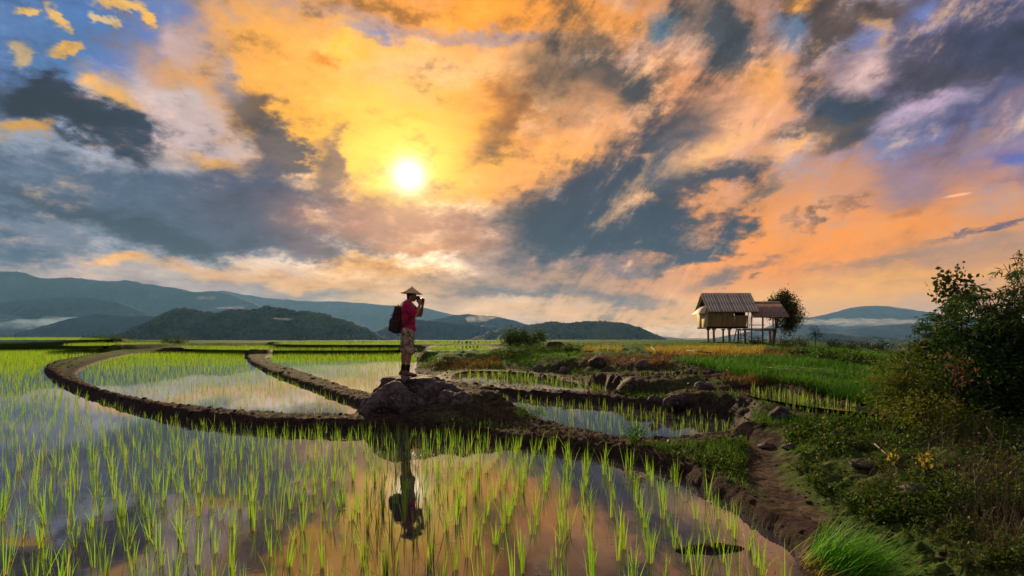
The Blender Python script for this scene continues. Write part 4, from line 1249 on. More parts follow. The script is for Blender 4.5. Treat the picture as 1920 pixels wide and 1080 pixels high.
def bund_grass():
    n = 26000
    y = np.exp(RNG.uniform(math.log(3.2), math.log(46), n)); x = RNG.uniform(-.95, .6, n) * y
    near = np.full(n, 1e3)
    for _, _, _, P in PADDIES: near = np.minimum(near, poly_sd(P, x, y))
    m = (near > .02) & (near < .8) & off_path(x, y) & (fbm(x * 1.6, y * 1.6, 4, 91) > RNG.uniform(.02, .22, n))
    x, y = x[m], y[m]; k = len(x)
    return blade_mesh(np.column_stack([x, y, ground_z(x, y) - .01]), RNG.uniform(.04, .15, k), .007 * np.clip(y / 9, .7, 4) * RNG.uniform(.6, 1.3, k), RNG.random(k) * 6.28,
                      np.abs(RNG.normal(0, .5, k)), RNG.gamma(1.5, .4, k), 2, tint=RNG.random(k))
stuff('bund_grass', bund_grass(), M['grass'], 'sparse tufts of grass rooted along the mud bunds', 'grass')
def weeds():
    parts = []
    for poly, n, zg in (([(1475,800),(1700,770),(1990,800),(1990,1080),(1780,1060),(1640,985),(1540,925),(1470,870)], 52000, .38),
                        ([(1160,836),(1395,828),(1420,900),(1520,970),(1480,965),(1330,878)], 8000, .2), ([(1150,690),(1330,735),(1300,745)], 500, .35)):
        X, Y, Z = sample_px(poly, n, zg)
        m = dry_land(X, Y, .2) & off_path(X, Y) & (fbm(X * 2.2, Y * 2.2, 4, 15) > RNG.uniform(-.08, .12, len(X)))
        X, Y, Z = X[m], Y[m], Z[m]; k = len(X)
        D = RNG.normal(size=(k, 3)); D[:, 2] = np.abs(D[:, 2]) * .5
        hgt = RNG.gamma(1.5, .022, k) * (.3 + 2.6 * np.clip(fbm(X * 3.5, Y * 3.5, 3, 25) + .25, 0, 1)) * (1 + 1.2 * sstep(.55, .8, X / Y))
        L = RNG.uniform(.018, .045, k) * np.clip(Y / 5, .7, 2)
        parts.append(leaf_mesh(np.column_stack([X, Y, Z + hgt]), D, L, L * RNG.uniform(.4, .7, k), tint=np.clip(RNG.normal(.5, .28, k), 0, 1)))
    return merge(parts)
stuff('ground_weeds', weeds(), M['weed'], 'low dark green weeds creeping over the ground right of the path', 'weeds')
def stalks():
    parts = []
    for poly, n, h in (([(1560,800),(1760,790),(1990,810),(1990,1080),(1800,1070),(1700,960),(1600,880)], 3800, .16), ([(1740,830),(1990,830),(1990,1080),(1850,1060)], 900, .42),
                       ([(850,760),(960,770),(1000,806),(900,800)], 1500, .12), ([(1040,806),(1180,828),(1150,835),(1000,812)], 500, .10), ([(1290,740),(1400,770),(1340,770)], 500, .14),
                       ([(1241,830),(1400,825),(1400,850),(1290,850)], 500, .08)):
        X, Y, Z = sample_px(poly, n, .35)
        m = dry_land(X, Y, .15) & off_path(X, Y); X, Y, Z = X[m], Y[m], Z[m]; k = len(X)
        parts.append(blade_mesh(np.column_stack([X, Y, Z - .01]), h * RNG.uniform(.2, 1.15, k) ** 1.2, .0045 * np.clip(Y / 5, .8, 2.5) * RNG.uniform(.6, 1.4, k), RNG.random(k) * 6.28,
                                np.abs(RNG.normal(0, .75, k)), RNG.normal(0, .7, k), 3, tint=RNG.random(k)))
    return merge(parts)
stuff('dead_stalks', stalks(), M['twig'], 'tangle of dead brown stalks and twigs over the dark corner at the right', 'dead stalks')

# ------------------------------------------------------------------ trees, bushes and bamboo
M['tree_leaf'] = leaf_mat('dark tree leaves', (0.018, 0.036, 0.008), (0.060, 0.080, 0.014), 0.3, c3=(0.12, 0.08, 0.03))
M['bush_leaf'] = leaf_mat('bush leaves', (0.025, 0.070, 0.010), (0.075, 0.13, 0.020), 0.35)
M['bamboo_leaf'] = leaf_mat('bamboo leaves', (0.014, 0.045, 0.010), (0.050, 0.105, 0.018), 0.35, rough=.65)
M['shrub_leaf'] = leaf_mat('yellow green shrub leaves', (0.055, 0.085, 0.010), (0.17, 0.185, 0.025), 0.40, rough=.65)
M['sprig'] = leaf_mat('fresh green leaves', (0.030, 0.11, 0.015), (0.085, 0.21, 0.025), 0.4)
M['deadleaf'] = leaf_mat('withered leaves', (0.10, 0.040, 0.020), (0.22, 0.10, 0.05), 0.25, rough=.7)
M['bark'] = simple('rough bark', (0.035, 0.024, 0.018), (0.13, 0.095, 0.07), 9, 0.9, 0.1, 0.9, 0.02, stretch=(1, 1, .25))
M['culm'] = simple('bamboo culm', (0.05, 0.05, 0.018), (0.12, 0.11, 0.04), 6, 0.6, 0.3, 0.2)

def woody(name, loc, lobes, nleaf, leaf, mleaf, label, cat, trunk_r=.08, trunk_h=None, group=None, spread=.35, branch=True, droop=.2, mbark='bark', aspect=.42, seed=None, forks=2):
    """trunk and limbs that reach into the crown's lobes; leaves sit in tufts at the ends of twigs"""
    root = empty(name, loc); tag(root, label, cat, group)
    wood = []
    lobes = [(np.array(c, float), np.array(r, float)) for c, r in lobes]
    top = np.mean([c for c, r in lobes], 0)
    th = trunk_h if trunk_h is not None else top[2] * .45
    fork = np.array([top[0] * .25, top[1] * .25, th])
    wood.append(tube([(0, 0, -.08), (fork[0] * .3 + RNG.normal(0, trunk_r * .5), fork[1] * .3, th * .5), fork], [trunk_r * 1.25, trunk_r, trunk_r * .8], 7))
    vol = np.array([r.prod() for c, r in lobes]) ** .67; vol /= vol.sum()
    P, D = [], []
    ntuft = max(2, int(nleaf / 14))
    for li, (c, r) in enumerate(lobes):
        k = max(1, int(ntuft * vol[li]))
        mid = fork * .35 + c * .65 + RNG.normal(0, r.mean() * .1, 3)
        wood.append(tube([fork, (fork + mid) / 2 + RNG.normal(0, r.mean() * .08, 3), mid], [trunk_r * .55, trunk_r * .42, trunk_r * .25], 5))
        d = RNG.normal(size=(k, 3)); d /= np.linalg.norm(d, axis=1, keepdims=True)
        rad = RNG.random(k) ** .45
        ragged = 1 + .35 * np.array([mnoise.noise(Vector(q * 2.3 + li * 5)) for q in d])
        T = c + d * r * (rad * ragged)[:, None]
        for q in T[: (k if k < 60 else 60)]:
            a = mid + (q - mid) * .5 + RNG.normal(0, r.mean() * .07, 3)
            wood.append(tube([mid, a, q], [trunk_r * .2, trunk_r * .11, trunk_r * .04], 3))
        m = 14
        off = RNG.normal(0, min(leaf * 1.15, r.min() * 1.2), (k, m, 3))
        P.append((T[:, None] + off).reshape(-1, 3))
        dd = (d[:, None] * .7 + RNG.normal(0, .7, (k, m, 3))); dd[:, :, 2] -= droop
        D.append(dd.reshape(-1, 3))
    V, F, A = merge(wood)
    new_obj('trunk', np_mesh('trunk', V, F, M[mbark], True, A), root)
    P, D = np.concatenate(P), np.concatenate(D)
    L = leaf * RNG.uniform(.6, 1.25, len(P))
    V, F, A = leaf_mesh(P, D, L, L * aspect)
    new_obj('crown', np_mesh('crown', V, F, M[mleaf], False, A), root)
    return root
def bamboo(name, loc, ncul, height, reach, label, seed, az0=0, az1=6.28, leaf=.12, mleaf='bamboo_leaf', dens=1.0, cat='bamboo'):
    root = empty(name, loc); tag(root, label, cat)
    stems, P, D = [], [], []
    for i in range(ncul):
        az = RNG.uniform(az0, az1); h = height * RNG.uniform(.55, 1.05); rc = reach * RNG.uniform(.25, 1.1)
        b = RNG.normal(0, .16, 2)
        t = np.linspace(0, 1, 14)
        hor = rc * t ** 1.8
        C = np.stack([b[0] + np.cos(az) * hor, b[1] + np.sin(az) * hor, h * (t - .28 * t ** 3.2 * (rc / reach))], 1)
        C[:, :2] += np.cumsum(RNG.normal(0, .012, (14, 2)), 0)
        stems.append(tube(C, np.linspace(.018, .004, 14), 4))
        for q in range(3, 14):
            for s in range(int(RNG.integers(2, 5) * dens)):
                a2 = RNG.random() * 6.28; L = RNG.uniform(.22, .55) * (1.1 - .5 * t[q])
                p0 = C[q] + (C[q - 1] - C[q]) * RNG.random()
                dv = np.array([np.cos(a2), np.sin(a2), RNG.uniform(.1, .7)])
                tt = np.linspace(0, 1, 5)[:, None]
                tw = p0 + dv * L * tt + np.array([0, 0, -1]) * (L * .75 * tt ** 2)
                stems.append(tube(tw, [.004, .003, .0025, .002, .001], 3))
                m = int(RNG.integers(7, 13))
                u = RNG.uniform(.25, 1, m)
                base = np.stack([np.interp(u, tt[:, 0], tw[:, k]) for k in range(3)], 1)
                P.append(base)
                dd = dv * .5 + RNG.normal(0, .55, (m, 3)); dd[:, 2] -= .75
                D.append(dd)
    V, F, A = merge(stems)
    new_obj('culm', np_mesh('culm', V, F, M['culm'], True, A), root)
    P, D = np.concatenate(P), np.concatenate(D)
    L = leaf * RNG.uniform(.6, 1.2, len(P))
    V, F, A = leaf_mesh(P, D, L, L * .17)
    new_obj('foliage', np_mesh('foliage', V, F, M[mleaf], False, A), root)
    return root
HUT = np.array([(1318 - CX) * 50 / FPX, 50.0, 0.0]); 
def gpos(x, y, z=.5):
    p = on_ground(x, y, z); return (float(p[0]), float(p[1]), float(ground_z(p[0], p[1])[0]) - .02)
def gpos_at(x, Y):
    X = (x - CX) * Y / FPX
    return (X, Y, float(ground_z(X, Y)[0]) - .02)
woody('leafy_tree', gpos_at(1449, 53), [((.9, 0, 3.6), (1.35, 1.2, 1.05)), ((1.9, .2, 2.6), (1.0, 1.0, 1.0)), ((.2, 0, 3.1), (.9, .9, .8)), ((1.4, 0, 1.7), (.55, .6, .8)), ((1.2, 0, 4.4), (.6, .6, .4))],
      9500, .19, 'tree_leaf', 'round dark green tree standing behind the lean-to of the hut', 'tree', .15, 1.5)
woody('round_bush', gpos_at(968, 36), [((0, 0, .68), (.70, .6, .55)), ((.9, 0, .5), (.65, .6, .45)), ((1.5, 0, .6), (.35, .35, .48)), ((-.4, 0, .4), (.5, .5, .38))],
      3600, .13, 'bush_leaf', 'low green bush on the far bank right of the photographer', 'bush', .04, .15)
woody('sapling', gpos_at(1529, 40), [((.0, 0, 1.0), (.28, .28, .30)), ((.08, 0, 1.32), (.2, .2, .12)), ((-.05, 0, .7), (.15, .15, .15))],
      260, .12, 'tree_leaf', 'thin lone sapling on the slope right of the hut', 'sapling', .025, .8)
for (x, Y, s, lb) in ((1618, 58, .65, 'largest round dark tree far down the slope at the right'), (1640, 58, .42, 'narrow dark tree between two rounder ones far down the slope'), (1652, 60, .40, 'smallest round dark tree far down the slope')):
    woody('distant_tree', gpos_at(x, Y), [((0, 0, .7 * s), (.85 * s, .8 * s, .62 * s))], 420, .15, 'tree_leaf', lb, 'tree', .05, .2, group='small dark trees far down the slope')
for (x, Y, s, lb) in ((1478, 47, .8, 'leafy dark shrub at the foot of the tree by the hut'), (1500, 45, .55, 'small shrub right of the tree by the hut'), (1416, 44, .6, 'brownish shrub in the grass below the hut'),
                      (1560, 38, .5, 'dark shrub on the slope beyond the sapling'), (1590, 33, .55, 'brownish low shrub midway down the right slope'), (1465, 33, .5, 'dark shrub in the rusty grass below the lean-to'), (1545, 19, .32, 'low dark tuft in the middle of the green slope'), (1610, 17, .36, 'dark tuft on the green slope nearest the bamboo'), (1495, 23, .32, 'small dark tuft above the long pole on the slope')):
    woody('shrub', gpos_at(x, Y), [((0, 0, .45 * s), (1.1 * s, .9 * s, .5 * s)), ((.7 * s, 0, .4 * s), (.6 * s, .6 * s, .45 * s))], 500, .12, 'tree_leaf', lb, 'shrub', .03, .1, group='shrubs on the slope near the hut')
for (x, Y, s, lb) in ((205, 60, 1.5, 'dark overgrown hump on the far left bank'), (172, 62, 1.1, 'smaller overgrown hump left of the dark one on the far left bank'), (322, 52, 1.0, 'grassy knob at the end of the far left bank')):
    woody('low_shrub', gpos_at(x, Y), [((0, 0, .22 * s), (1.2 * s, .5 * s, .28 * s)), ((.9 * s, 0, .15 * s), (.8 * s, .4 * s, .2 * s))], 900, .13, 'bush_leaf', lb, 'shrub', .02, .05, group='overgrown humps on the far left bank')
for (x, y, s, lb) in ((962, 668, 1.0, 'leafy green hummock on the far brown bank'), (1010, 664, .8, 'second green hummock right of the first on the far bank'), (1060, 660, .7, 'smaller green hummock at the right end of the far bank')):
    woody('low_shrub', gpos(x, y, .55), [((0, 0, .22 * s), (.8 * s, .5 * s, .25 * s)), ((.6 * s, 0, .2 * s), (.5 * s, .4 * s, .2 * s))], 1500, .07, 'bush_leaf', lb, 'shrub', .02, .05, group='green hummocks on the far bank')

bamboo('bamboo_clump', gpos_at(1800, 8.6), 24, 1.60, .85, 'low left clump of the bamboo thicket, drooping over the slope', 1)
bamboo('bamboo_clump', gpos_at(1868, 8.2), 30, 1.95, .95, 'dense middle clump of the bamboo thicket', 2)
bamboo('bamboo_clump', gpos_at(1895, 9.2), 16, 2.75, .6, 'tall airy bamboo rising highest at the right edge', 3, dens=.9)
bamboo('bamboo_clump', gpos_at(1985, 7.6), 30, 2.3, 1.1, 'bamboo clump cut off by the right edge of the view', 4)
woody('bamboo_undergrowth', gpos_at(1800, 7.6), [((0, 0, .5), (.8, .6, .45)), ((.7, .1, .6), (.8, .6, .6)), ((-.5, 0, .3), (.6, .5, .35)), ((1.4, 0, .55), (.8, .6, .6))], 11000, .085, 'bamboo_leaf',
      'dark leafy undergrowth at the foot of the bamboo thicket', 'undergrowth', .03, .2, aspect=.3)
woody('broadleaf_tree', gpos_at(1792, 8.9), [((0, 0, 1.98), (.24, .2, .10)), ((-.16, 0, 1.78), (.16, .15, .08)), ((.18, 0, 1.70), (.15, .15, .10)), ((.02, 0, 1.5), (.2, .2, .12))], 620, .07, 'tree_leaf',
      'slender tree with dark rounded leaves poking out of the bamboo', 'tree', .028, 1.5, aspect=.75)
woody('bare_shrub', gpos_at(1765, 9.1), [((0, 0, 1.85), (.30, .2, .28))], 60, .03, 'deadleaf', 'nearly bare twiggy shrub above the bamboo at its left', 'shrub', .02, 1.2)
woody('yellow_shrub', gpos_at(1694, 7.3), [((0, 0, .75), (.34, .3, .28)), ((-.2, 0, .5), (.3, .3, .22)), ((.25, 0, .45), (.3, .3, .3)), ((.05, 0, 1.02), (.14, .14, .12)), ((0, 0, .2), (.4, .3, .18))],
      2700, .06, 'shrub_leaf', 'yellow green feathery shrub in front of the bamboo thicket', 'shrub', .018, .3, aspect=.3)
woody('yellow_shrub', gpos_at(1740, 6.4), [((0, 0, .35), (.35, .3, .2)), ((.3, 0, .25), (.3, .3, .2))], 1500, .05, 'shrub_leaf',
      'lower yellowish shrub among the dark weeds at the right', 'shrub', .014, .15, aspect=.35)
woody('withered_plant', gpos_at(1793, 6.9), [((0, 0, .92), (.07, .07, .16)), ((.02, 0, .68), (.06, .06, .10)), ((-.1, 0, .45), (.08, .06, .08))], 150, .07, 'deadleaf',
      'tall plant with hanging reddish withered leaves before the bamboo', 'plant', .010, .85)
woody('green_sprig', gpos(985, 782, .25), [((0, 0, .16), (.13, .1, .12)), ((.18, 0, .10), (.14, .1, .08)), ((-.12, 0, .1), (.1, .1, .08))], 500, .05, 'sprig',
      'fresh green plant at the right foot of the earth mound', 'plant', .006, .05, aspect=.3)
woody('green_sprig', gpos(1185, 832, .2), [((0, 0, .13), (.14, .08, .10)), ((.08, 0, .2), (.06, .05, .06))], 380, .042, 'sprig',
      'fresh green plant on the bund between the front and right fields', 'plant', .006, .05, aspect=.35)
woody('thin_weed', gpos(1012, 750, .2), [((0, 0, .30), (.10, .06, .05)), ((.03, 0, .18), (.09, .06, .05)), ((-.04, 0, .38), (.06, .05, .03))], 90, .04, 'tree_leaf',
      'thin dark weed growing on the low bund right of the mound', 'weed', .004, .25)
woody('thin_weed', gpos(915, 722, .2), [((0, 0, .28), (.08, .06, .05)), ((.03, 0, .18), (.07, .06, .05))], 80, .04, 'tree_leaf',
      'thin dark weed on the bund behind the boulder', 'weed', .004, .2)
for i, (x, y, lb) in enumerate(((1735, 890, 'pale yellow leaves on a short weed at the right'), (1676, 880, 'single orange leaf on a weed left of the pale yellow ones'))):
    p = gpos(x, y, .4)
    woody('yellow_leaf_weed', p, [((0, 0, .14 - .03 * i), (.022, .02, .035 - .012 * i))], 14, .05, 'drygrass', lb, 'weed', .003, .1, aspect=.55)

# ------------------------------------------------------------------ poles and fallen branches
M['pole'] = simple('weathered pole', (0.07, 0.055, 0.04), (0.17, 0.135, 0.10), 12, 0.8, 0.2, 0.4)
def pole(pts, r, label, name='bamboo_pole', cat='pole', group=None, m='pole', r2=None):
    P = np.array(pts, float)
    o = P[0].copy()
    V, F, A = tube(P - o, np.linspace(r, r2 or r * .7, len(P)), 6)
    q = new_obj(name, np_mesh(name, V, F, M[m], True, A), loc=o)
    return tag(q, label, cat, group)
def gp(x, y, up=0.03, z=.5):
    p = on_ground(x, y, z); return np.array([p[0], p[1], float(ground_z(p[0], p[1])[0]) + up])
pole([gp(1425, 694, .10), gp(1520, 706, .12), gp(1600, 722, .12)], .014, 'long weathered pole lying across the green slope', group=None)
pole([gp(1450, 690, .10), gp(1560, 703, .12), gp(1625, 716, .12)], .011, 'thinner pole lying just above the long one on the slope')
pole([gp(1288, 668, .2), gp(1335, 673, .22)], .03, 'short pale pole in the grass below the golden strip')
pole([gp(1222, 662, .25), gp(1236, 672, .1)], .03, 'pale stick leaning on the brown bank near the golden grass', 'stick', 'stick')
def dpt(x, y, Y): return at_d(x, y, Y)
pole([dpt(1742, 830, 5.8), dpt(1800, 795, 5.9), dpt(1872, 762, 6.0)], .010, 'dark fallen branch leaning up to the right in the weeds', 'fallen_branch', 'branch', m='bark', r2=.006)
pole([dpt(1742, 832, 5.8), dpt(1738, 880, 5.6)], .008, 'upright dark twig holding the leaning branch', 'fallen_branch', 'branch', m='bark', r2=.006)
pole([dpt(1850, 800, 5.4), dpt(1885, 848, 5.3), dpt(1905, 905, 5.2)], .007, 'pale broken stick slanting down at the right edge', 'fallen_branch', 'branch', r2=.004)
pole([dpt(1706, 768, 7.2), dpt(1770, 738, 7.3)], .007, 'pale thin stick poking out of the yellow shrub', 'stick', 'stick', r2=.004)
pole([gp(1640, 850, .10), gp(1690, 885, .04)], .009, 'grey stick on the ground beside the pale broken stone', 'stick', 'stick', r2=.005)

# ------------------------------------------------------------------ bundle of pulled seedlings, bottom right
def seedling_bundle():
    root = empty('seedling_bundle', tuple(on_ground(1528, 1122, .12)))
    root.location.z = max(root.location.z, .10)
    tag(root, 'bundle of bright green pulled rice seedlings lying on the bund end', 'seedling bundle')
    n = 1300
    base = np.column_stack([RNG.normal(0, .030, n), RNG.normal(-.03, .085, n), np.abs(RNG.normal(.03, .022, n))])
    off = RNG.integers(0, 5, n)
    base += np.array([(0, 0, 0), (.07, -.09, 0), (.02, .05, .02), (.14, -.14, .0), (.0, -.05, .03)])[off] * 1.0
    az = RNG.normal(-.22, .30, n)
    V, F, A = blade_mesh(base, RNG.uniform(.22, .46, n), RNG.uniform(.004, .0075, n), az, RNG.normal(.80, .24, n), RNG.normal(.62, .30, n), 5,
                         tint=np.clip(RNG.normal(.45, .25, n), 0, 1))
    m = leaf_mat('pulled seedling blades', (0.05, 0.26, 0.012), (0.20, 0.50, 0.03), 0.45, base=(0.40, 0.27, 0.08))
    new_obj('blades', np_mesh('blades', V, F, m, False, A), root)
    k = 260
    B = np.column_stack([RNG.normal(-.03, .03, k), RNG.normal(-.03, .09, k), np.abs(RNG.normal(.025, .02, k))])
    V, F, A = blade_mesh(B, RNG.uniform(.05, .12, k), np.full(k, .003), RNG.normal(3.1, .6, k), RNG.normal(1.3, .3, k), RNG.normal(.4, .5, k), 3)
    new_obj('roots', np_mesh('roots', V, F, M['twig'], False, A), root)['kind'] = 'stuff'
seedling_bundle()
# ------------------------------------------------------------------ the stilt hut
def cement():
    m, g, b = mat('weathered fibre cement sheet', .85, .2)
    n = g.noise(coords(g), 6, 5, .6).outputs[0]
    c = g.mix(n, [0.55, 0.48, 0.34], [0.80, 0.72, 0.54])
    g.L.new(g.mix(g.mr(attr(g, 'groove'), .55, .98, 0, .85), c, [0.10, 0.078, 0.055]), b.inputs['Base Color'])   # dark stripes painted in the grooves: grime and the ribs' shading
    bump(g, b, n, .4, .01)
    return m
M['cement'] = cement()
M['rustiron'] = simple('rusty corrugated iron', (0.16, 0.085, 0.06), (0.42, 0.28, 0.22), 4, 0.7, 0.3, 0.3, 0.01, stretch=(5, 1, 1))
M['board'] = simple('old bamboo boards', (0.10, 0.058, 0.024), (0.46, 0.28, 0.11), 5, 0.8, 0.2, 0.6, 0.01, stretch=(.6, 6, 8))
M['panel'] = simple('pale plywood panel', (0.42, 0.29, 0.16), (0.66, 0.50, 0.30), 5, 0.8, 0.2, 0.3, 0.01)
M['post'] = simple('grey timber post', (0.08, 0.056, 0.050), (0.27, 0.20, 0.18), 7, 0.85, 0.2, 0.7, 0.02, stretch=(2, 2, .3))
M['dark_in'] = simple('dark timber and inner shade', (0.015, 0.010, 0.008), (0.05, 0.035, 0.025), 8, 0.9, 0.1, 0.3)  # dark timber; also colours the sheets that stand for shade in the openings

def box_mesh(name, size, m, bev=.006):
    bm = bmesh.new(); bmesh.ops.create_cube(bm, size=1)
    for v in bm.verts: v.co = Vector((v.co.x * size[0], v.co.y * size[1], v.co.z * size[2]))
    if bev: bmesh.ops.bevel(bm, geom=bm.edges[:], offset=min(bev, min(size) * .3), segments=1, affect='EDGES')
    me = bpy.data.meshes.new(name); bm.to_mesh(me); bm.free(); me.materials.append(m)
    return me
def part(name, me, parent, loc=(0, 0, 0), rot=(0, 0, 0), label=None):
    o = new_obj(name, me, parent, loc); o.rotation_euler = rot
    if label: o['label'] = label
    return o
def beam(name, a, b, r, parent, m='post', sides=7, r2=None):
    a, b = np.array(a, float), np.array(b, float)
    mid = (a + b) / 2
    V, F, A = tube(np.linspace(a, b, 5) - mid + np.concatenate([[[0, 0, 0]], RNG.normal(0, r * .12, (3, 3)), [[0, 0, 0]]]), np.linspace(r, r2 or r * .92, 5), sides)
    return part(name, np_mesh(name, V, F, M[m], True), parent, tuple(mid))

HX, HY0 = 17.17, 50.0
HG = .70                                    # ground by the hut
hut = empty('stilt_hut', (HX, HY0, HG))
tag(hut, 'small bamboo field hut on wooden stilts under a corrugated roof', 'hut')
RL, RR, RE, RRG = -.05, 4.40, 3.46 - HG, 5.12 - HG     # roof: left, right, eave, ridge (local)
YE0, YR, YE1 = -.42, 1.5, 3.42
def corr_sheet(w, l, pitch, amp, m, name='roof_sheet', thick=.012):
    """corrugated sheet: ribs run along local y"""
    nx = int(w / pitch * 8); x = np.linspace(0, w, nx + 1)
    z = amp * (0.5 + 0.5 * np.cos(x / pitch * 2 * np.pi))
    y = np.array([0, l])
    top = np.array([[(xx, yy, zz) for xx, zz in zip(x, z)] for yy in y])
    V = np.concatenate([top.reshape(-1, 3), top.reshape(-1, 3) - [0, 0, thick]])
    n = nx + 1; F = []
    for i in range(nx):
        F.append([i, i + 1, i + 1 + n, i + n])
        F.append([2 * n + i + n, 2 * n + i + 1 + n, 2 * n + i + 1, 2 * n + i])
        F.append([2 * n + i, 2 * n + i + 1, i + 1, i])
        F.append([i + n, i + 1 + n, 3 * n + i + 1, 3 * n + i])
    return np_mesh(name, V, np.array(F), m, True, dict(groove=np.tile(.5 - .5 * np.cos(x / pitch * 2 * np.pi), 4)))
slope_len = math.hypot(YR - YE0, RRG - RE); ang = math.atan2(RRG - RE, YR - YE0)
ncol, nrow = 4, 3
cw = (RR - RL) / ncol
lens = [.42, .37, .21]                      # bottom, middle, top course as seen
meshes = {}
for side in (0, 1):
    s0 = 0
    for r in range(nrow):
        L = slope_len * lens[r] + .10
        for c in range(ncol):
            key = r
            if key not in meshes: meshes[key] = corr_sheet(cw + .03, L, .2456, .07, M['cement'])
            d = s0
            x = RL + c * cw
            z = RE + d * math.sin(ang) + .018 * r + .006 * (c % 2)
            if side == 0: part('roof_sheet', meshes[key], hut, (x, YE0 + d * math.cos(ang), z), (ang, 0, RNG.normal(0, .003)))
            else: part('roof_sheet', meshes[key], hut, (x + cw, YE1 - d * math.cos(ang), z), (ang, 0, math.pi + RNG.normal(0, .003)))
        s0 += slope_len * lens[r]
for c in range(ncol):
    V, F, A = tube([(-cw / 2 - .02, 0, 0), (cw / 2 + .02, 0, 0)], [.085, .085], 10)
    part('ridge_cap', np_mesh('ridge_cap', V, F, M['cement'], True), hut, (RL + (c + .5) * cw, YR, RRG + .045))
for x in (RL - .02, RR + .02):              # barge boards
    beam('barge_board', (x, YE0, RE - .03), (x, YR, RRG + .01), .035, hut, 'panel')
    beam('barge_board', (x, YE1, RE - .03), (x, YR, RRG + .01), .035, hut, 'panel')
for yy in (-.30, 3.3): beam('eave_pole', (RL, yy, RE - .0), (RR, yy, RE - .0), .04, hut, 'post')
# hip skirt below the open gable
V = np.array([(-.32, -.36, RE - .08), (-.32, 3.36, RE - .08), (.12, 2.2, RE + .62), (.12, .62, RE + .62)], float)
V = np.concatenate([V, V - [0, 0, .02]])
part('gable_skirt', np_mesh('gable_skirt', V, [np.array([(0, 3, 2, 1), (4, 5, 6, 7), (0, 1, 5, 4), (1, 2, 6, 5), (2, 3, 7, 6), (3, 0, 4, 7)])], M['cement']), hut, label='pale sloping sheet under the open gable')
V = np.array([(.16, .5, RE + .5), (.16, 2.5, RE + .5), (.16, 1.5, RRG - .12)], float); V = np.concatenate([V, V + [.03, 0, 0]])
part('gable_shade', np_mesh('gable_shade', V, [np.array([(0, 1, 2), (5, 4, 3)]), np.array([(0, 3, 4, 1), (1, 4, 5, 2), (2, 5, 3, 0)])], M['dark_in']), hut)  # added dark triangle that stands for the shade inside the open gable
# body of the hut: floor, boards, end panels
FZ = 2.13 - HG; WT = RE + .02
W0, W1, D0, D1 = 0.0, 3.63, 0.0, 3.0
for y_, xa, xb in ((-.02, .0, 2.28), (2.98, .0, 2.1), (2.98, 2.45, 3.6)):      # top boards under the eaves
    part('wall_board', box_mesh('wall_board', (xb - xa, .028, .34), M['board'], .004), hut, ((xa + xb) / 2, y_, RE + .17))
V = np.array([(-.0, .02, RE), (-.0, 2.95, RE), (.0, 2.6, RE + .5), (.0, .4, RE + .5)], float); V = np.concatenate([V, V + [.03, 0, 0]])
part('end_panel', np_mesh('end_panel', V, np.array([(3, 2, 1, 0), (4, 5, 6, 7), (0, 1, 5, 4), (1, 2, 6, 5), (2, 3, 7, 6), (3, 0, 4, 7)]), M['panel']), hut)
part('floor', box_mesh('floor', (W1 - W0 - .1, 2.5, .07), M['dark_in']), hut, ((W0 + W1) / 2 - .05, 1.3, FZ + .035))
nb = 9; bh = (WT - FZ) / nb
open_x = 2.28                               # right of this the wall stops low and leaves an opening
for k in range(nb):
    z0 = FZ + k * bh
    fl = (k + .5) / nb
    yb = .16 * (1 - fl)                     # walls lean out towards the top
    x1 = (W1 - .18 * (1 - fl)) if k < nb - 2 else open_x
    x0 = .02
    me = box_mesh('wall_board', (x1 - x0, .028, bh - .008), M['board'], .004)
    part('wall_board', me, hut, ((x0 + x1) / 2, yb + RNG.normal(0, .008), z0 + bh / 2), (RNG.normal(0, .03), RNG.normal(0, .003), 0))
    me2 = box_mesh('wall_board', (W1 - .3, .028, bh - .008), M['board'], .004)
    part('wall_board', me2, hut, (W1 / 2, 2.84 + .14 * fl, z0 + bh / 2)) if k < nb - 1 else None
beam('wall_post', (open_x, .02, FZ), (open_x, -.02, WT), .04, hut)
beam('wall_post', (W1 - .12, .10, FZ - .1), (W1 - .02, 0, WT), .04, hut, 'dark_in')
beam('wall_post', (.0, .14, FZ - .05), (.0, -.02, WT), .035, hut, 'panel')
part('opening_shade', box_mesh('opening_shade', (.95, .03, .30), M['dark_in']), hut, (3.08, .55, WT - .17))  # dark sheet added behind the wall opening, standing for its inner shade
for k, (ya, yb2) in enumerate(((.05, 1.45), (1.49, 2.9))):       # two pale panels on the left end
    t0, t1 = (ya, yb2) if k == 0 else (ya, 2.92)
    b0, b1 = (.14, 1.42) if k == 0 else (1.46, 2.3)
    V = np.array([(-.02, b0, FZ - .02), (-.02, b1, FZ - .02), (-.02, t1, WT - .02), (-.02, t0, WT - .02)], float)
    V = np.concatenate([V, V + [.03, 0, 0]])
    part('end_panel', np_mesh('end_panel', V, np.array([(3, 2, 1, 0), (4, 5, 6, 7), (0, 1, 5, 4), (1, 2, 6, 5), (2, 3, 7, 6), (3, 0, 4, 7)]), M['panel']), hut)
for k in range(9):                           # right end boards
    z0 = FZ + k * bh
    if k < 7: part('wall_board', box_mesh('wall_board', (.028, 2.7, bh - .008), M['board'], .004), hut, (W1 - .17 * (1 - k / 9), 1.5, z0 + bh / 2))
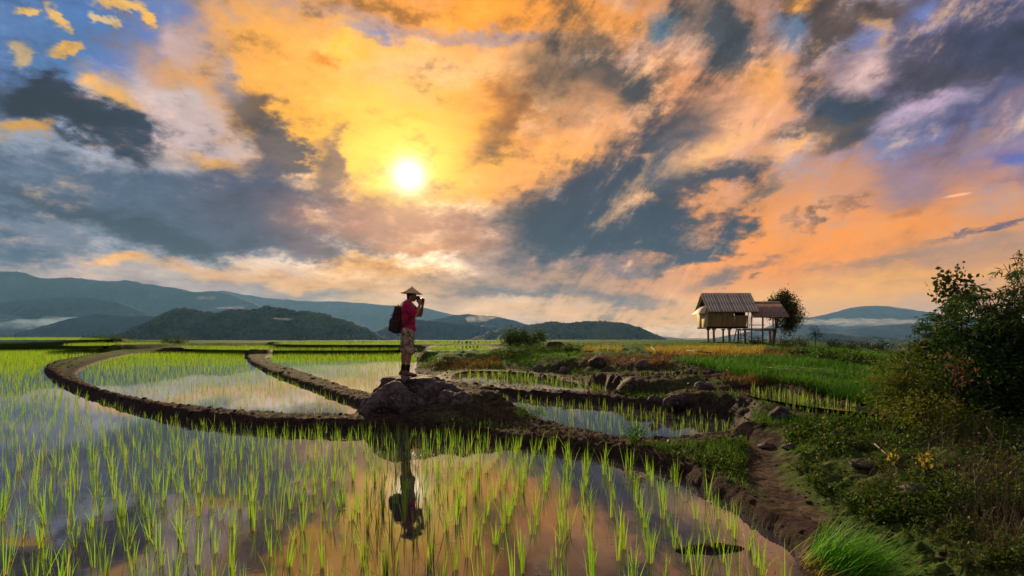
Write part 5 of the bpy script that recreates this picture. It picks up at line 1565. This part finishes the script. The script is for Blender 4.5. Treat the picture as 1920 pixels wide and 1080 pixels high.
# posts, bearers and sills
for x, y, r in ((.59, -.02, .105), (1.95, -.02, .11), (3.33, -.02, .11), (1.0, 2.6, .095), (2.38, 2.6, .095), (3.78, 2.6, .10)):
    beam('post', (x, y + .06, -.25), (x - .01, y + .06, FZ - .12), r, hut, r2=r * .9)
    part('bearer', box_mesh('bearer', (.34, .16, .12), M['post']), hut, (x, y + .06, FZ - .175))
for y in (.10, 2.6): beam('floor_beam', (-.02, y, FZ - .055), (3.62, y, FZ - .055), .055, hut, 'dark_in')
beam('sill', (.1, 2.5, .05), (3.9, 2.5, .07), .05, hut)
beam('sill', (2.0, .5, .04), (6.0, .6, .04), .05, hut)
lad = empty('ladder', (2.98, .1, 0)); lad.parent = hut
for x in (-.02, .36): beam('rail', (x - .08, -.35, -.1), (x, .15, FZ - .1), .035, lad, 'dark_in')
for k in range(5):
    f = (k + .9) / 5.6
    part('rung', box_mesh('rung', (.44, .12, .04), M['post']), lad, (.17 - .06 * (1 - f), -.35 + .5 * f - .03, (FZ - .1) * f))
beam('brace', (2.95, 1.0, FZ - .15), (2.62, .9, -.1), .05, hut, 'dark_in')

# lean-to platform: its own roof and deck on the hut's right side
AE, AR = 3.00 - HG, 4.42 - HG
al = math.hypot(1.9, AR - AE); aang = math.atan2(AR - AE, 1.9)
for c in range(4):
    w = .80
    me = corr_sheet(w + .03, al, .10, .022, M['rustiron'], 'lean_to_sheet', .006)
    part('lean_to_sheet', me, hut, (3.86 + c * w - (0 if c else .0), -.4, AE + .004 * (c % 2)), (aang, 0, RNG.normal(0, .008)))
V, F, A = tube([(4.5, 1.52, AR + .02), (7.06, 1.52, AR + .02)], [.06, .06], 8)
part('ridge_cap', np_mesh('ridge_cap', V - [5.8, 1.5, AR], F, M['cement'], True), hut, (5.8, 1.5, AR))
DK = 1.93 - HG
for k in range(9):
    part('deck_plank', box_mesh('deck_plank', (2.5, .20, .04), M['board'], .004), hut, (4.95, .12 + k * .215, DK + .03 + RNG.normal(0, .004)))
beam('deck_beam', (3.6, .05, DK - .03), (6.1, .05, DK - .05), .045, hut, 'dark_in')
beam('deck_beam', (3.6, 1.9, DK - .03), (6.1, 1.9, DK - .05), .045, hut, 'dark_in')
beam('handrail', (3.62, .0, 2.33 - HG), (5.05, .0, 2.32 - HG), .035, hut, 'post')
beam('handrail', (3.6, -.03, 2.03 - HG), (6.0, -.03, 2.03 - HG), .03, hut, 'post')
beam('post', (4.87, .02, -.25), (4.87, .0, AE + .1), .08, hut, 'post')
beam('post', (5.55, .1, -.25), (5.50, .05, DK), .11, hut, 'post')
beam('post', (6.5, 1.6, -.25), (6.5, 1.6, AR - .05), .06, hut, 'post')
beam('post', (4.6, 1.7, -.25), (4.6, 1.7, AR - .05), .06, hut, 'post')
beam('slanting_pole', (3.62, -.06, 2.0 - HG), (3.84, -.06, AE + .1), .028, hut, 'panel')
beam('slanting_pole', (3.50, -.04, 2.0 - HG), (3.72, -.04, AE + .1), .022, hut, 'post')
beam('eave_pole', (3.8, -.3, AE - .0), (7.0, -.3, AE - .0), .035, hut, 'dark_in')
bk = empty('basket', (HX + 4.1, 50.3, HG - .02)); tag(bk, 'small basket on the ground under the lean-to platform', 'basket')
bm = bmesh.new()
bmesh.ops.create_cone(bm, cap_ends=True, segments=16, radius1=.20, radius2=.27, depth=.34)
bmesh.ops.delete(bm, geom=[f for f in bm.faces if f.normal.z > .9], context='FACES')
bmesh.ops.translate(bm, verts=bm.verts, vec=(0, 0, .17))
bmesh.ops.solidify(bm, geom=bm.faces[:], thickness=.015)
me = bpy.data.meshes.new('basket_body'); bm.to_mesh(me); bm.free(); me.materials.append(M['post'])
part('basket_body', me, bk)
V, F, A = tube([(.27 * math.cos(a), .27 * math.sin(a), .34) for a in np.linspace(0, 6.28, 17)], [.018] * 17, 5)
part('rim', np_mesh('rim', V, F, M['panel'], True), bk)
# ------------------------------------------------------------------ the photographer
def skin_material():
    m, g, b = mat('warm brown skin', 0.5, 0.4)  # warm brown tone, varied by noise
    n = g.noise(coords(g), 9, 4).outputs[0]
    g.L.new(g.mix(n, [0.26, 0.115, 0.065], [0.38, 0.185, 0.11]), b.inputs['Base Color'])
    b.inputs['Subsurface Weight'].default_value = 0.05
    return m
M['skin'] = skin_material()
M['hair'] = simple('dark short hair', (0.012, 0.008, 0.006), (0.04, 0.025, 0.018), 40, 0.7, 0.3, 0.5, 0.004)
def cloth(name, c1, c2, sc=6, bd=.02, rough=.9):
    m, g, b = mat(name, rough, .15)
    co = coords(g)
    n = g.noise(co, sc, 4, .55, 1.2).outputs[0]
    w = g.noise(co, 260, 2, .5).outputs[0]
    g.L.new(g.mix(n, list(c1), list(c2)), b.inputs['Base Color'])
    b.inputs['Sheen Weight'].default_value = .15
    bump(g, b, g.math('MULTIPLY_ADD', w, .05, n), .9, bd)
    return m
M['shirt'] = cloth('crimson cotton', (0.34, 0.008, 0.045), (0.50, 0.020, 0.085), 7, .035)
M['bag'] = cloth('dark maroon canvas', (0.032, 0.012, 0.014), (0.070, 0.028, 0.030), 8, .02)
M['strap'] = cloth('dark webbing', (0.02, 0.010, 0.010), (0.05, 0.024, 0.022), 20, .004)
M['sock'] = cloth('black sock', (0.008, 0.008, 0.012), (0.018, 0.018, 0.026), 20, .004)
M['shoe'] = simple('brown leather sandal shoe', (0.14, 0.055, 0.030), (0.26, 0.12, 0.07), 14, .7, .3, .4, .004)
M['sole'] = simple('dark rubber sole', (0.02, 0.014, 0.012), (0.04, 0.03, 0.026), 20, .9, .2, .2, .002)
M['camera_body'] = simple('black camera shell', (0.010, 0.010, 0.012), (0.022, 0.021, 0.024), 60, .45, .5, .3, .001)
M['glass'] = simple('lens glass', (0.004, 0.004, 0.010), (0.01, 0.01, 0.02), 3, .05, .8, 0)
def camo():
    m, g, b = mat('camouflage cotton', .92, .12)
    co = coords(g)
    a = g.noise(co, 11, 3, .55, .8).outputs[0]; c = g.noise(g.vec('ADD', co, (3.1, 1.7, 9.2)), 15, 3, .55, .8).outputs[0]
    col = g.mix(g.mr(a, .50, .53), [0.46, 0.34, 0.23], [0.26, 0.17, 0.10])
    col = g.mix(g.mr(c, .56, .59), col, [0.13, 0.10, 0.06])
    col = g.mix(g.mr(c, .42, .39), col, [0.58, 0.46, 0.33])
    g.L.new(col, b.inputs['Base Color'])
    bump(g, b, g.noise(co, 7, 4, .6, 1.5).outputs[0], .9, .04)
    return m
M['camo'] = camo()
def straw():
    m, g, b = mat('woven straw', .75, .3)
    co = coords(g)
    sp = g.new('ShaderNodeSeparateXYZ'); g.L.new(co, sp.inputs[0])
    r = g.math('POWER', g.math('ADD', g.math('POWER', sp.outputs[0], 2.0), g.math('POWER', sp.outputs[1], 2.0)), .5)
    ring = g.math('SINE', g.math('MULTIPLY', r, 420.0))
    rad = g.math('SINE', g.math('MULTIPLY', g.math('ARCTAN2', sp.outputs[1], sp.outputs[0]), 60.0))
    n = g.noise(co, 30, 4).outputs[0]
    g.L.new(g.mix(n, [0.52, 0.32, 0.13], [0.78, 0.57, 0.29]), b.inputs['Base Color'])
    bump(g, b, g.math('MULTIPLY_ADD', rad, .5, ring), .5, .002)
    return m
M['straw'] = straw()

FOOT = Vector((-2.06, 11.28, 0.0))
# the boulder's top under the feet
bpy.context.view_layer.update()
_inv = boulder.matrix_world.inverted()
def rock_top(x, y):
    ok, loc, nrm, _ = boulder.ray_cast(_inv @ Vector((x, y, 3)), Vector((0, 0, -1)))
    return (boulder.matrix_world @ loc).z if ok else 0.8
FOOT.z = max(rock_top(FOOT.x + dx, FOOT.y + dy) for dx in (-.12, 0, .12) for dy in (-.12, 0, .12)) - .012
print('feet at', FOOT)

def ball(c, r, rot=(0, 0, 0), sub=3):
    bm = bmesh.new(); bmesh.ops.create_icosphere(bm, subdivisions=sub, radius=1)
    from mathutils import Euler
    R = Euler(rot).to_matrix()
    V = np.array([tuple(R @ Vector((v.co.x * r[0], v.co.y * r[1], v.co.z * r[2])) + Vector(c)) for v in bm.verts])
    F = np.array([[v.index for v in f.verts] for f in bm.faces]); bm.free()
    return V, F, {}
def limb(pts, rad, sides=14, sub=5):
    """smooth tapering limb through the joints"""
    P = np.array(pts, float); R = np.array(rad, float)
    n = len(P); t = np.arange(n); tt = np.linspace(0, n - 1, (n - 1) * sub + 1)
    C = np.stack([np.interp(tt, t, P[:, k]) for k in range(3)], 1)
    k = np.array([.25, .5, .25])
    for _ in range(2):
        Cp = np.pad(C, ((1, 1), (0, 0)), 'edge'); Cn = Cp[:-2] * .25 + Cp[1:-1] * .5 + Cp[2:] * .25; Cn[0], Cn[-1] = C[0], C[-1]; C = Cn
    rr = np.interp(tt, t, R)
    V, F, A = tube(C, rr, sides)
    parts_ = [(V, F, {})] + [ball(P[0], (R[0],) * 3, sub=2), ball(P[-1], (R[-1],) * 3, sub=2)]
    return merge(parts_)
def fuse(name, parts_, m, parent, voxel=.008, smooth=2, fold=0.0, seed=0, loc=(0, 0, 0)):
    """melt overlapping solids into one continuous surface"""
    V, F, _ = merge(parts_)
    o = new_obj(name, np_mesh(name, V, F, m, True))
    r = o.modifiers.new('r', 'REMESH'); r.mode = 'VOXEL'; r.voxel_size = voxel; r.use_smooth_shade = True
    if smooth:
        s = o.modifiers.new('s', 'SMOOTH'); s.factor = .5; s.iterations = smooth
    dg = bpy.context.evaluated_depsgraph_get(); dg.update()
    me = bpy.data.meshes.new_from_object(o.evaluated_get(dg))
    o.modifiers.clear()
    old = o.data; o.data = me; bpy.data.meshes.remove(old); me.name = name
    if not me.materials: me.materials.append(m)
    if fold:
        co = np.empty(len(me.vertices) * 3, np.float32); me.vertices.foreach_get('co', co); co = co.reshape(-1, 3)
        no = np.empty(len(me.vertices) * 3, np.float32); me.vertices.foreach_get('normal', no); no = no.reshape(-1, 3)
        d = np.array([mnoise.fractal(Vector((c[0] * 9 + seed, c[1] * 9, c[2] * 4.5)), 1, 2, 3) for c in co])
        me.vertices.foreach_set('co', (co + no * (d * fold)[:, None]).ravel())
    me.polygons.foreach_set('use_smooth', np.ones(len(me.polygons), dtype=bool))
    me.update()
    o.parent = parent; o.location = loc
    return o

per = empty('person', tuple(FOOT))
tag(per, 'person in crimson shirt and camouflage shorts standing on the boulder taking a photo', 'person')
# joints; x forward (to the right of the view), y away, z up; the right side of the body is nearer the viewer
SH_R, SH_L = (0.005, -.185, 1.405), (0.0, .185, 1.405)
EL_R, EL_L = (.195, -.215, 1.185), (.21, .20, 1.20)
WR_R, WR_L = (.245, -.085, 1.395), (.275, .075, 1.385)
HIP_R, HIP_L = (.01, -.095, .90), (-.03, .095, .90)
KN_R, KN_L = (.060, -.10, .485), (-.085, .12, .485)
AN_R, AN_L = (.005, -.105, .10), (-.125, .135, .10)
HEAD = np.array([.072, 0, 1.575])
B = []
B.append(limb([(0, 0, .88), (-.01, 0, 1.02), (.0, 0, 1.18), (-.005, 0, 1.33), (-.01, 0, 1.42)], [.125, .115, .125, .13, .09]))
B.append(limb([(-.02, -.02, 1.42), (.02, 0, 1.47), (.05, 0, 1.52)], [.07, .055, .055]))
for sh, el, wr in ((SH_R, EL_R, WR_R), (SH_L, EL_L, WR_L)):
    B.append(limb([(0, sh[1] * .5, 1.40), sh, tuple((np.array(sh) + el) / 2), el], [.06, .056, .046, .038]))
    B.append(limb([el, tuple(np.array(el) * .6 + np.array(wr) * .4), wr], [.037, .038, .025]))
for hp, kn, an in ((HIP_R, KN_R, AN_R), (HIP_L, KN_L, AN_L)):
    mid = (np.array(hp) + kn) / 2
    calf = np.array(kn) * .68 + np.array(an) * .32 - np.array([.018, 0, 0])
    B.append(limb([hp, tuple(mid), kn], [.088, .078, .056]))
    B.append(limb([kn, tuple(calf), tuple(np.array(kn) * .3 + np.array(an) * .7), an], [.053, .056, .040, .034]))
# head: skull, jaw, nose, brow, lips, ears
h = HEAD
B += [ball(h, (.092, .075, .105)), ball(h + [.025, 0, -.055], (.062, .055, .055)), ball(h + [.055, 0, -.075], (.030, .032, .026)),
      ball(h + [.097, 0, -.018], (.018, .013, .022)), ball(h + [.084, 0, .004], (.012, .011, .028)), ball(h + [.080, 0, .025], (.012, .045, .010)),
      ball(h + [.083, 0, -.052], (.012, .024, .008)), ball(h + [.0, -.075, -.012], (.017, .009, .030), (0, .15, 0)), ball(h + [.0, .075, -.012], (.017, .009, .030), (0, .15, 0))]
# hands close round the camera: palm, four bent fingers, thumb
def hand(wr, tgt, side):
    wr = np.array(wr, float); P = []
    up = np.array([.03, 0, 1.0]); up /= np.linalg.norm(up)
    pc = wr + up * .048
    P.append(limb([wr, tuple(wr + up * .03), tuple(wr + up * .078)], [.025, .031, .029], 10, 3))
    P.append(ball(pc + [0.004, 0, 0.0], (.034, .018, .040)))
    lens_ = [.060, .068, .064, .050]
    for i in range(4):
        b0 = wr + up * .085 + np.array([.030 - i * .020, side * .006, 0])
        in_ = np.array([0, -side, 0])
        L = lens_[i]
        a = b0 + up * L * .42 + in_ * L * .10
        c = a + up * L * .12 + in_ * L * .42
        d = c + in_ * L * .28 - up * L * .14
        P.append(limb([tuple(b0 - up * .02), tuple(a), tuple(c), tuple(d)], [.0095, .0088, .0080, .0070], 8, 3))
    tb = wr + up * .035 + np.array([-.028, 0, 0])
    P.append(limb([tuple(tb), tuple(tb + np.array([-.022, -side * .008, .026])), tuple(tb + np.array([-.016, -side * .030, .052]))], [.013, .0105, .0085], 8, 3))
    return P
B += hand(WR_R, None, -1) + hand(WR_L, None, 1)
body = fuse('body', B, M['skin'], per, .0075, 1)
# hair below the hat, eyes
fuse('hair', [ball(h + [-.012, 0, .018], (.090, .080, .095)), ball(h + [-.052, 0, -.03], (.045, .062, .055))], M['hair'], per, .008, 1, .004)
for s in (-1, 1):
    V, F, _ = ball(h + [.078, s * .030, .008], (.011, .012, .009), sub=2)
    part('eye', np_mesh('eye', V, F, M['glass'], True), per)
# shirt: trunk, shoulders, sleeves to the elbow, loose hem
T = [limb([(.0, 0, .885), (-.004, 0, .98), (.0, 0, 1.12), (-.005, 0, 1.28), (-.01, 0, 1.385), (-.005, 0, 1.44)], [.148, .142, .143, .150, .125, .075], 20),
     ball((.01, 0, .93), (.150, .185, .09)), ball((.0, 0, 1.30), (.142, .20, .12)), ball((.0, 0, 1.12), (.140, .185, .18)), ball((-.01, 0, 1.385), (.10, .205, .062)),
     limb([(-.005, -.05, 1.43), (.015, 0, 1.462)], [.072, .064])]
for sh, el in ((SH_R, EL_R), (SH_L, EL_L)):
    sh, el = np.array(sh), np.array(el)
    T.append(limb([tuple(sh * [1, .7, 1]), tuple(sh), tuple(sh * .45 + el * .55), tuple(sh * .22 + el * .78)], [.078, .078, .070, .072], 16))
fuse('shirt', T, M['shirt'], per, .009, 2, .010, 3)
# shorts: seat and two wide legs to just above the knee, cargo pockets
Sh = [ball((-.005, 0, .86), (.145, .185, .115))]
for hp, kn, s in ((HIP_R, KN_R, -1), (HIP_L, KN_L, 1)):
    hp, kn = np.array(hp), np.array(kn)
    Sh.append(limb([tuple(hp + [0, 0, -.02]), tuple(hp * .6 + kn * .4), tuple(hp * .25 + kn * .75), tuple(hp * .06 + kn * .94 + [0, s * .006, 0])], [.112, .108, .104, .106], 18))
    Sh.append(ball(hp * .42 + kn * .58 + [-.01, s * .100, 0], (.070, .022, .085)))
fuse('shorts', Sh, M['camo'], per, .010, 2, .012, 9)
for an, kn, s in ((AN_R, KN_R, -1), (AN_L, KN_L, 1)):
    an, kn = np.array(an), np.array(kn)
    q = an + (kn - an) * .26
    fuse('sock', [limb([tuple(an - [0, 0, .035]), tuple(an + [0, 0, .01]), tuple(q)], [.042, .044, .048], 14)], M['sock'], per, .007, 1, .003)
    sh = empty('shoe', (0, 0, 0)); sh.parent = per
    sh.rotation_euler = (0, 0, 0)
    ax, ay = an[0], an[1]
    fuse('upper', [ball((ax - .035, ay, .042), (.052, .042, .048)), ball((ax + .04, ay, .040), (.085, .042, .036)), ball((ax + .125, ay - s * .0, .028), (.070, .047, .028)),
                   limb([(ax - .02, ay, .05), (ax - .005, ay, .088)], [.046, .048])], M['shoe'], sh, .007, 1, .003)
    fuse('sole', [ball((ax - .03, ay, .008), (.062, .046, .014)), ball((ax + .05, ay, .008), (.09, .045, .014)), ball((ax + .13, ay, .008), (.072, .051, .014))], M['sole'], sh, .007, 1)
# conical straw hat
def hat():
    seg, prof = 64, [(0.004, .132), (.03, .112), (.07, .082), (.11, .056), (.15, .033), (.19, .012), (.216, .0), (.218, -.006), (.214, -.010), (.185, .002), (.14, .027), (.09, .056), (.04, .090), (.0, .116)]
    V, F = [], []
    for k in range(seg):
        a = 2 * math.pi * k / seg
        for i, (r, z) in enumerate(prof): V.append((r * math.cos(a), r * math.sin(a), z + .0022 * math.sin(a * 9 + i) * (r > .05)))
    n = len(prof)
    for k in range(seg):
        for i in range(n - 1):
            a, b = k * n + i, ((k + 1) % seg) * n + i
            F.append((a, a + 1, b + 1, b))
    o = new_obj('hat', np_mesh('hat', np.array(V), np.array(F), M['straw'], True), per, (.072, 0, 1.628))
    o.rotation_euler = (0, math.radians(3), 0)
    V, F, _ = ball((0, 0, 0), (.012, .012, .012), sub=2)
    part('knob', np_mesh('knob', V, F, M['straw'], True), o, (0, 0, .134))
    V, F, _ = tube([(.02, -.085, -.01), (.03, -.075, -.06), (.05, -.05, -.13), (.055, 0, -.145), (.05, .05, -.13), (.03, .075, -.06), (.02, .085, -.01)], [.004] * 7, 5)
    part('chin_cord', np_mesh('chin_cord', V, F, M['strap'], True), o)
hat()

# backpack (worn, a thing of its own)
bp = empty('backpack', (FOOT.x + .02, FOOT.y, FOOT.z))
tag(bp, 'dark maroon backpack on the back of the standing photographer', 'backpack')
def rbox(c, half, p=4.0, rot=0.0, taper=0.0, sub=4):
    bm = bmesh.new(); bmesh.ops.create_icosphere(bm, subdivisions=sub, radius=1)
    V = []
    for v in bm.verts:
        d = v.co
        k = (abs(d.x) ** p + abs(d.y) ** p + abs(d.z) ** p) ** (-1 / p)
        q = Vector((d.x * k * half[0], d.y * k * half[1], d.z * k * half[2]))
        tp = 1 - taper * (q.z / half[2] * .5 + .5)
        q.x *= tp; q.y *= tp
        V.append((q.x * math.cos(rot) + q.z * math.sin(rot) + c[0], q.y + c[1], -q.x * math.sin(rot) + q.z * math.cos(rot) + c[2]))
    F = np.array([[v.index for v in f.verts] for f in bm.faces]); bm.free()
    return np.array(V), F, {}
fuse('bag', [rbox((-.225, 0, 1.09), (.125, .165, .265), 3.6, .12, .20), rbox((-.195, 0, 1.32), (.10, .13, .06), 3.2, .12, .1)], M['bag'], bp, .009, 1, .008, 5)
fuse('front_pocket', [rbox((-.345, 0, 1.01), (.050, .12, .145), 3.4, .12, .15)], M['bag'], bp, .008, 1, .006, 7)
fuse('side_pocket', [rbox((-.25, -.16, .98), (.070, .030, .115), 3.4, .10, .1)], M['bag'], bp, .008, 1, .004, 7)
fuse('side_pocket', [rbox((-.25, .16, .98), (.070, .030, .115), 3.4, .10, .1)], M['bag'], bp, .008, 1, .004, 8)
def strap_mesh(pts, w, th, wdir):
    P = np.array(pts, float); wd = np.array(wdir, float); V, F = [], []
    T = np.gradient(P, axis=0); T /= np.linalg.norm(T, axis=1, keepdims=True)
    for i, q in enumerate(P):
        n = np.cross(T[i], wd); n /= np.linalg.norm(n) + 1e-9
        for a, b in ((-1, -1), (1, -1), (1, 1), (-1, 1)): V.append(q + wd * a * w / 2 + n * b * th / 2)
    for i in range(len(P) - 1):
        for j in range(4): F.append((i * 4 + j, i * 4 + (j + 1) % 4, i * 4 + 4 + (j + 1) % 4, i * 4 + 4 + j))
    F += [(3, 2, 1, 0), (4 * len(P) - 4, 4 * len(P) - 3, 4 * len(P) - 2, 4 * len(P) - 1)]
    return np.array(V), np.array(F)
for s in (-1, 1):
    c = [(-.165, s * .07, 1.36), (-.13, s * .085, 1.43), (-.06, s * .095, 1.478), (.02, s * .10, 1.470), (.085, s * .105, 1.41), (.135, s * .115, 1.32), (.130, s * .145, 1.22), (.06, s * .185, 1.12), (-.03, s * .195, 1.04), (-.13, s * .17, .96)]
    t = np.arange(len(c)); tt = np.linspace(0, len(c) - 1, 46)
    C = np.stack([np.interp(tt, t, np.array(c)[:, k]) for k in range(3)], 1)
    for _ in range(6): C[1:-1] = (C[:-2] + C[2:] + 2 * C[1:-1]) / 4
    V, F = strap_mesh(C, .042, .010, (0, 1, 0))
    part('shoulder_strap', np_mesh('shoulder_strap', V, F, M['strap'], True), bp)
V, F, _ = tube([(-.20, -.04, 1.36), (-.21, -.035, 1.395), (-.215, 0, 1.405), (-.21, .035, 1.395), (-.20, .04, 1.36)], [.008] * 5, 6)
part('handle', np_mesh('handle', V, F, M['strap'], True), bp)
for z in (1.20, 1.02):
    V, F = strap_mesh([(-.14, -.158, z + .02), (-.20, -.166, z + .01), (-.28, -.160, z), (-.335, -.14, z - .01), (-.35, -.09, z - .01)], .018, .006, (0, 0, 1))
    part('compression_strap', np_mesh('compression_strap', V, F, M['strap'], True), bp)

# camera held to the eye
cm = empty('camera_held', (FOOT.x + .205, FOOT.y, FOOT.z + 1.50))
cm.name = 'photo_camera'
tag(cm, 'black camera held up to the eye by the photographer', 'camera')
def pb(name, size, loc, m='camera_body', bev=.008): return part(name, box_mesh(name, size, M[m], bev), cm, loc)
pb('camera_shell', (.062, .138, .092), (0.0, 0, .0))
pb('viewfinder', (.060, .055, .032), (-.004, 0, .058), bev=.010)
pb('grip', (.042, .030, .088), (.028, -.062, 0), bev=.012)
for nm, prof, m in (('lens', [(.030, .0), (.036, .004), (.036, .035), (.040, .038), (.040, .085), (.037, .090), (.033, .090), (.030, .080)], 'camera_body'), ('front_glass', [(.0, .083), (.015, .0825), (.030, .079)], 'glass')):
    V, F = [], []
    seg = 28; n = len(prof)
    for k in range(seg):
        a = 2 * math.pi * k / seg
        for r, x in prof: V.append((x + .026, r * math.cos(a), r * math.sin(a) - .004))
    for k in range(seg):
        for i in range(n - 1): F.append((k * n + i, k * n + i + 1, ((k + 1) % seg) * n + i + 1, ((k + 1) % seg) * n + i))
    part(nm, np_mesh(nm, np.array(V), np.array(F), M[m], True), cm)
V, F = strap_mesh([(-.02, -.070, .03), (-.05, -.078, -.02), (-.09, -.07, -.06), (-.16, -.05, -.05), (-.22, -.03, -.04)], .016, .004, (0, 1, 0))
part('neck_strap', np_mesh('neck_strap', V, F, M['strap'], True), cm)
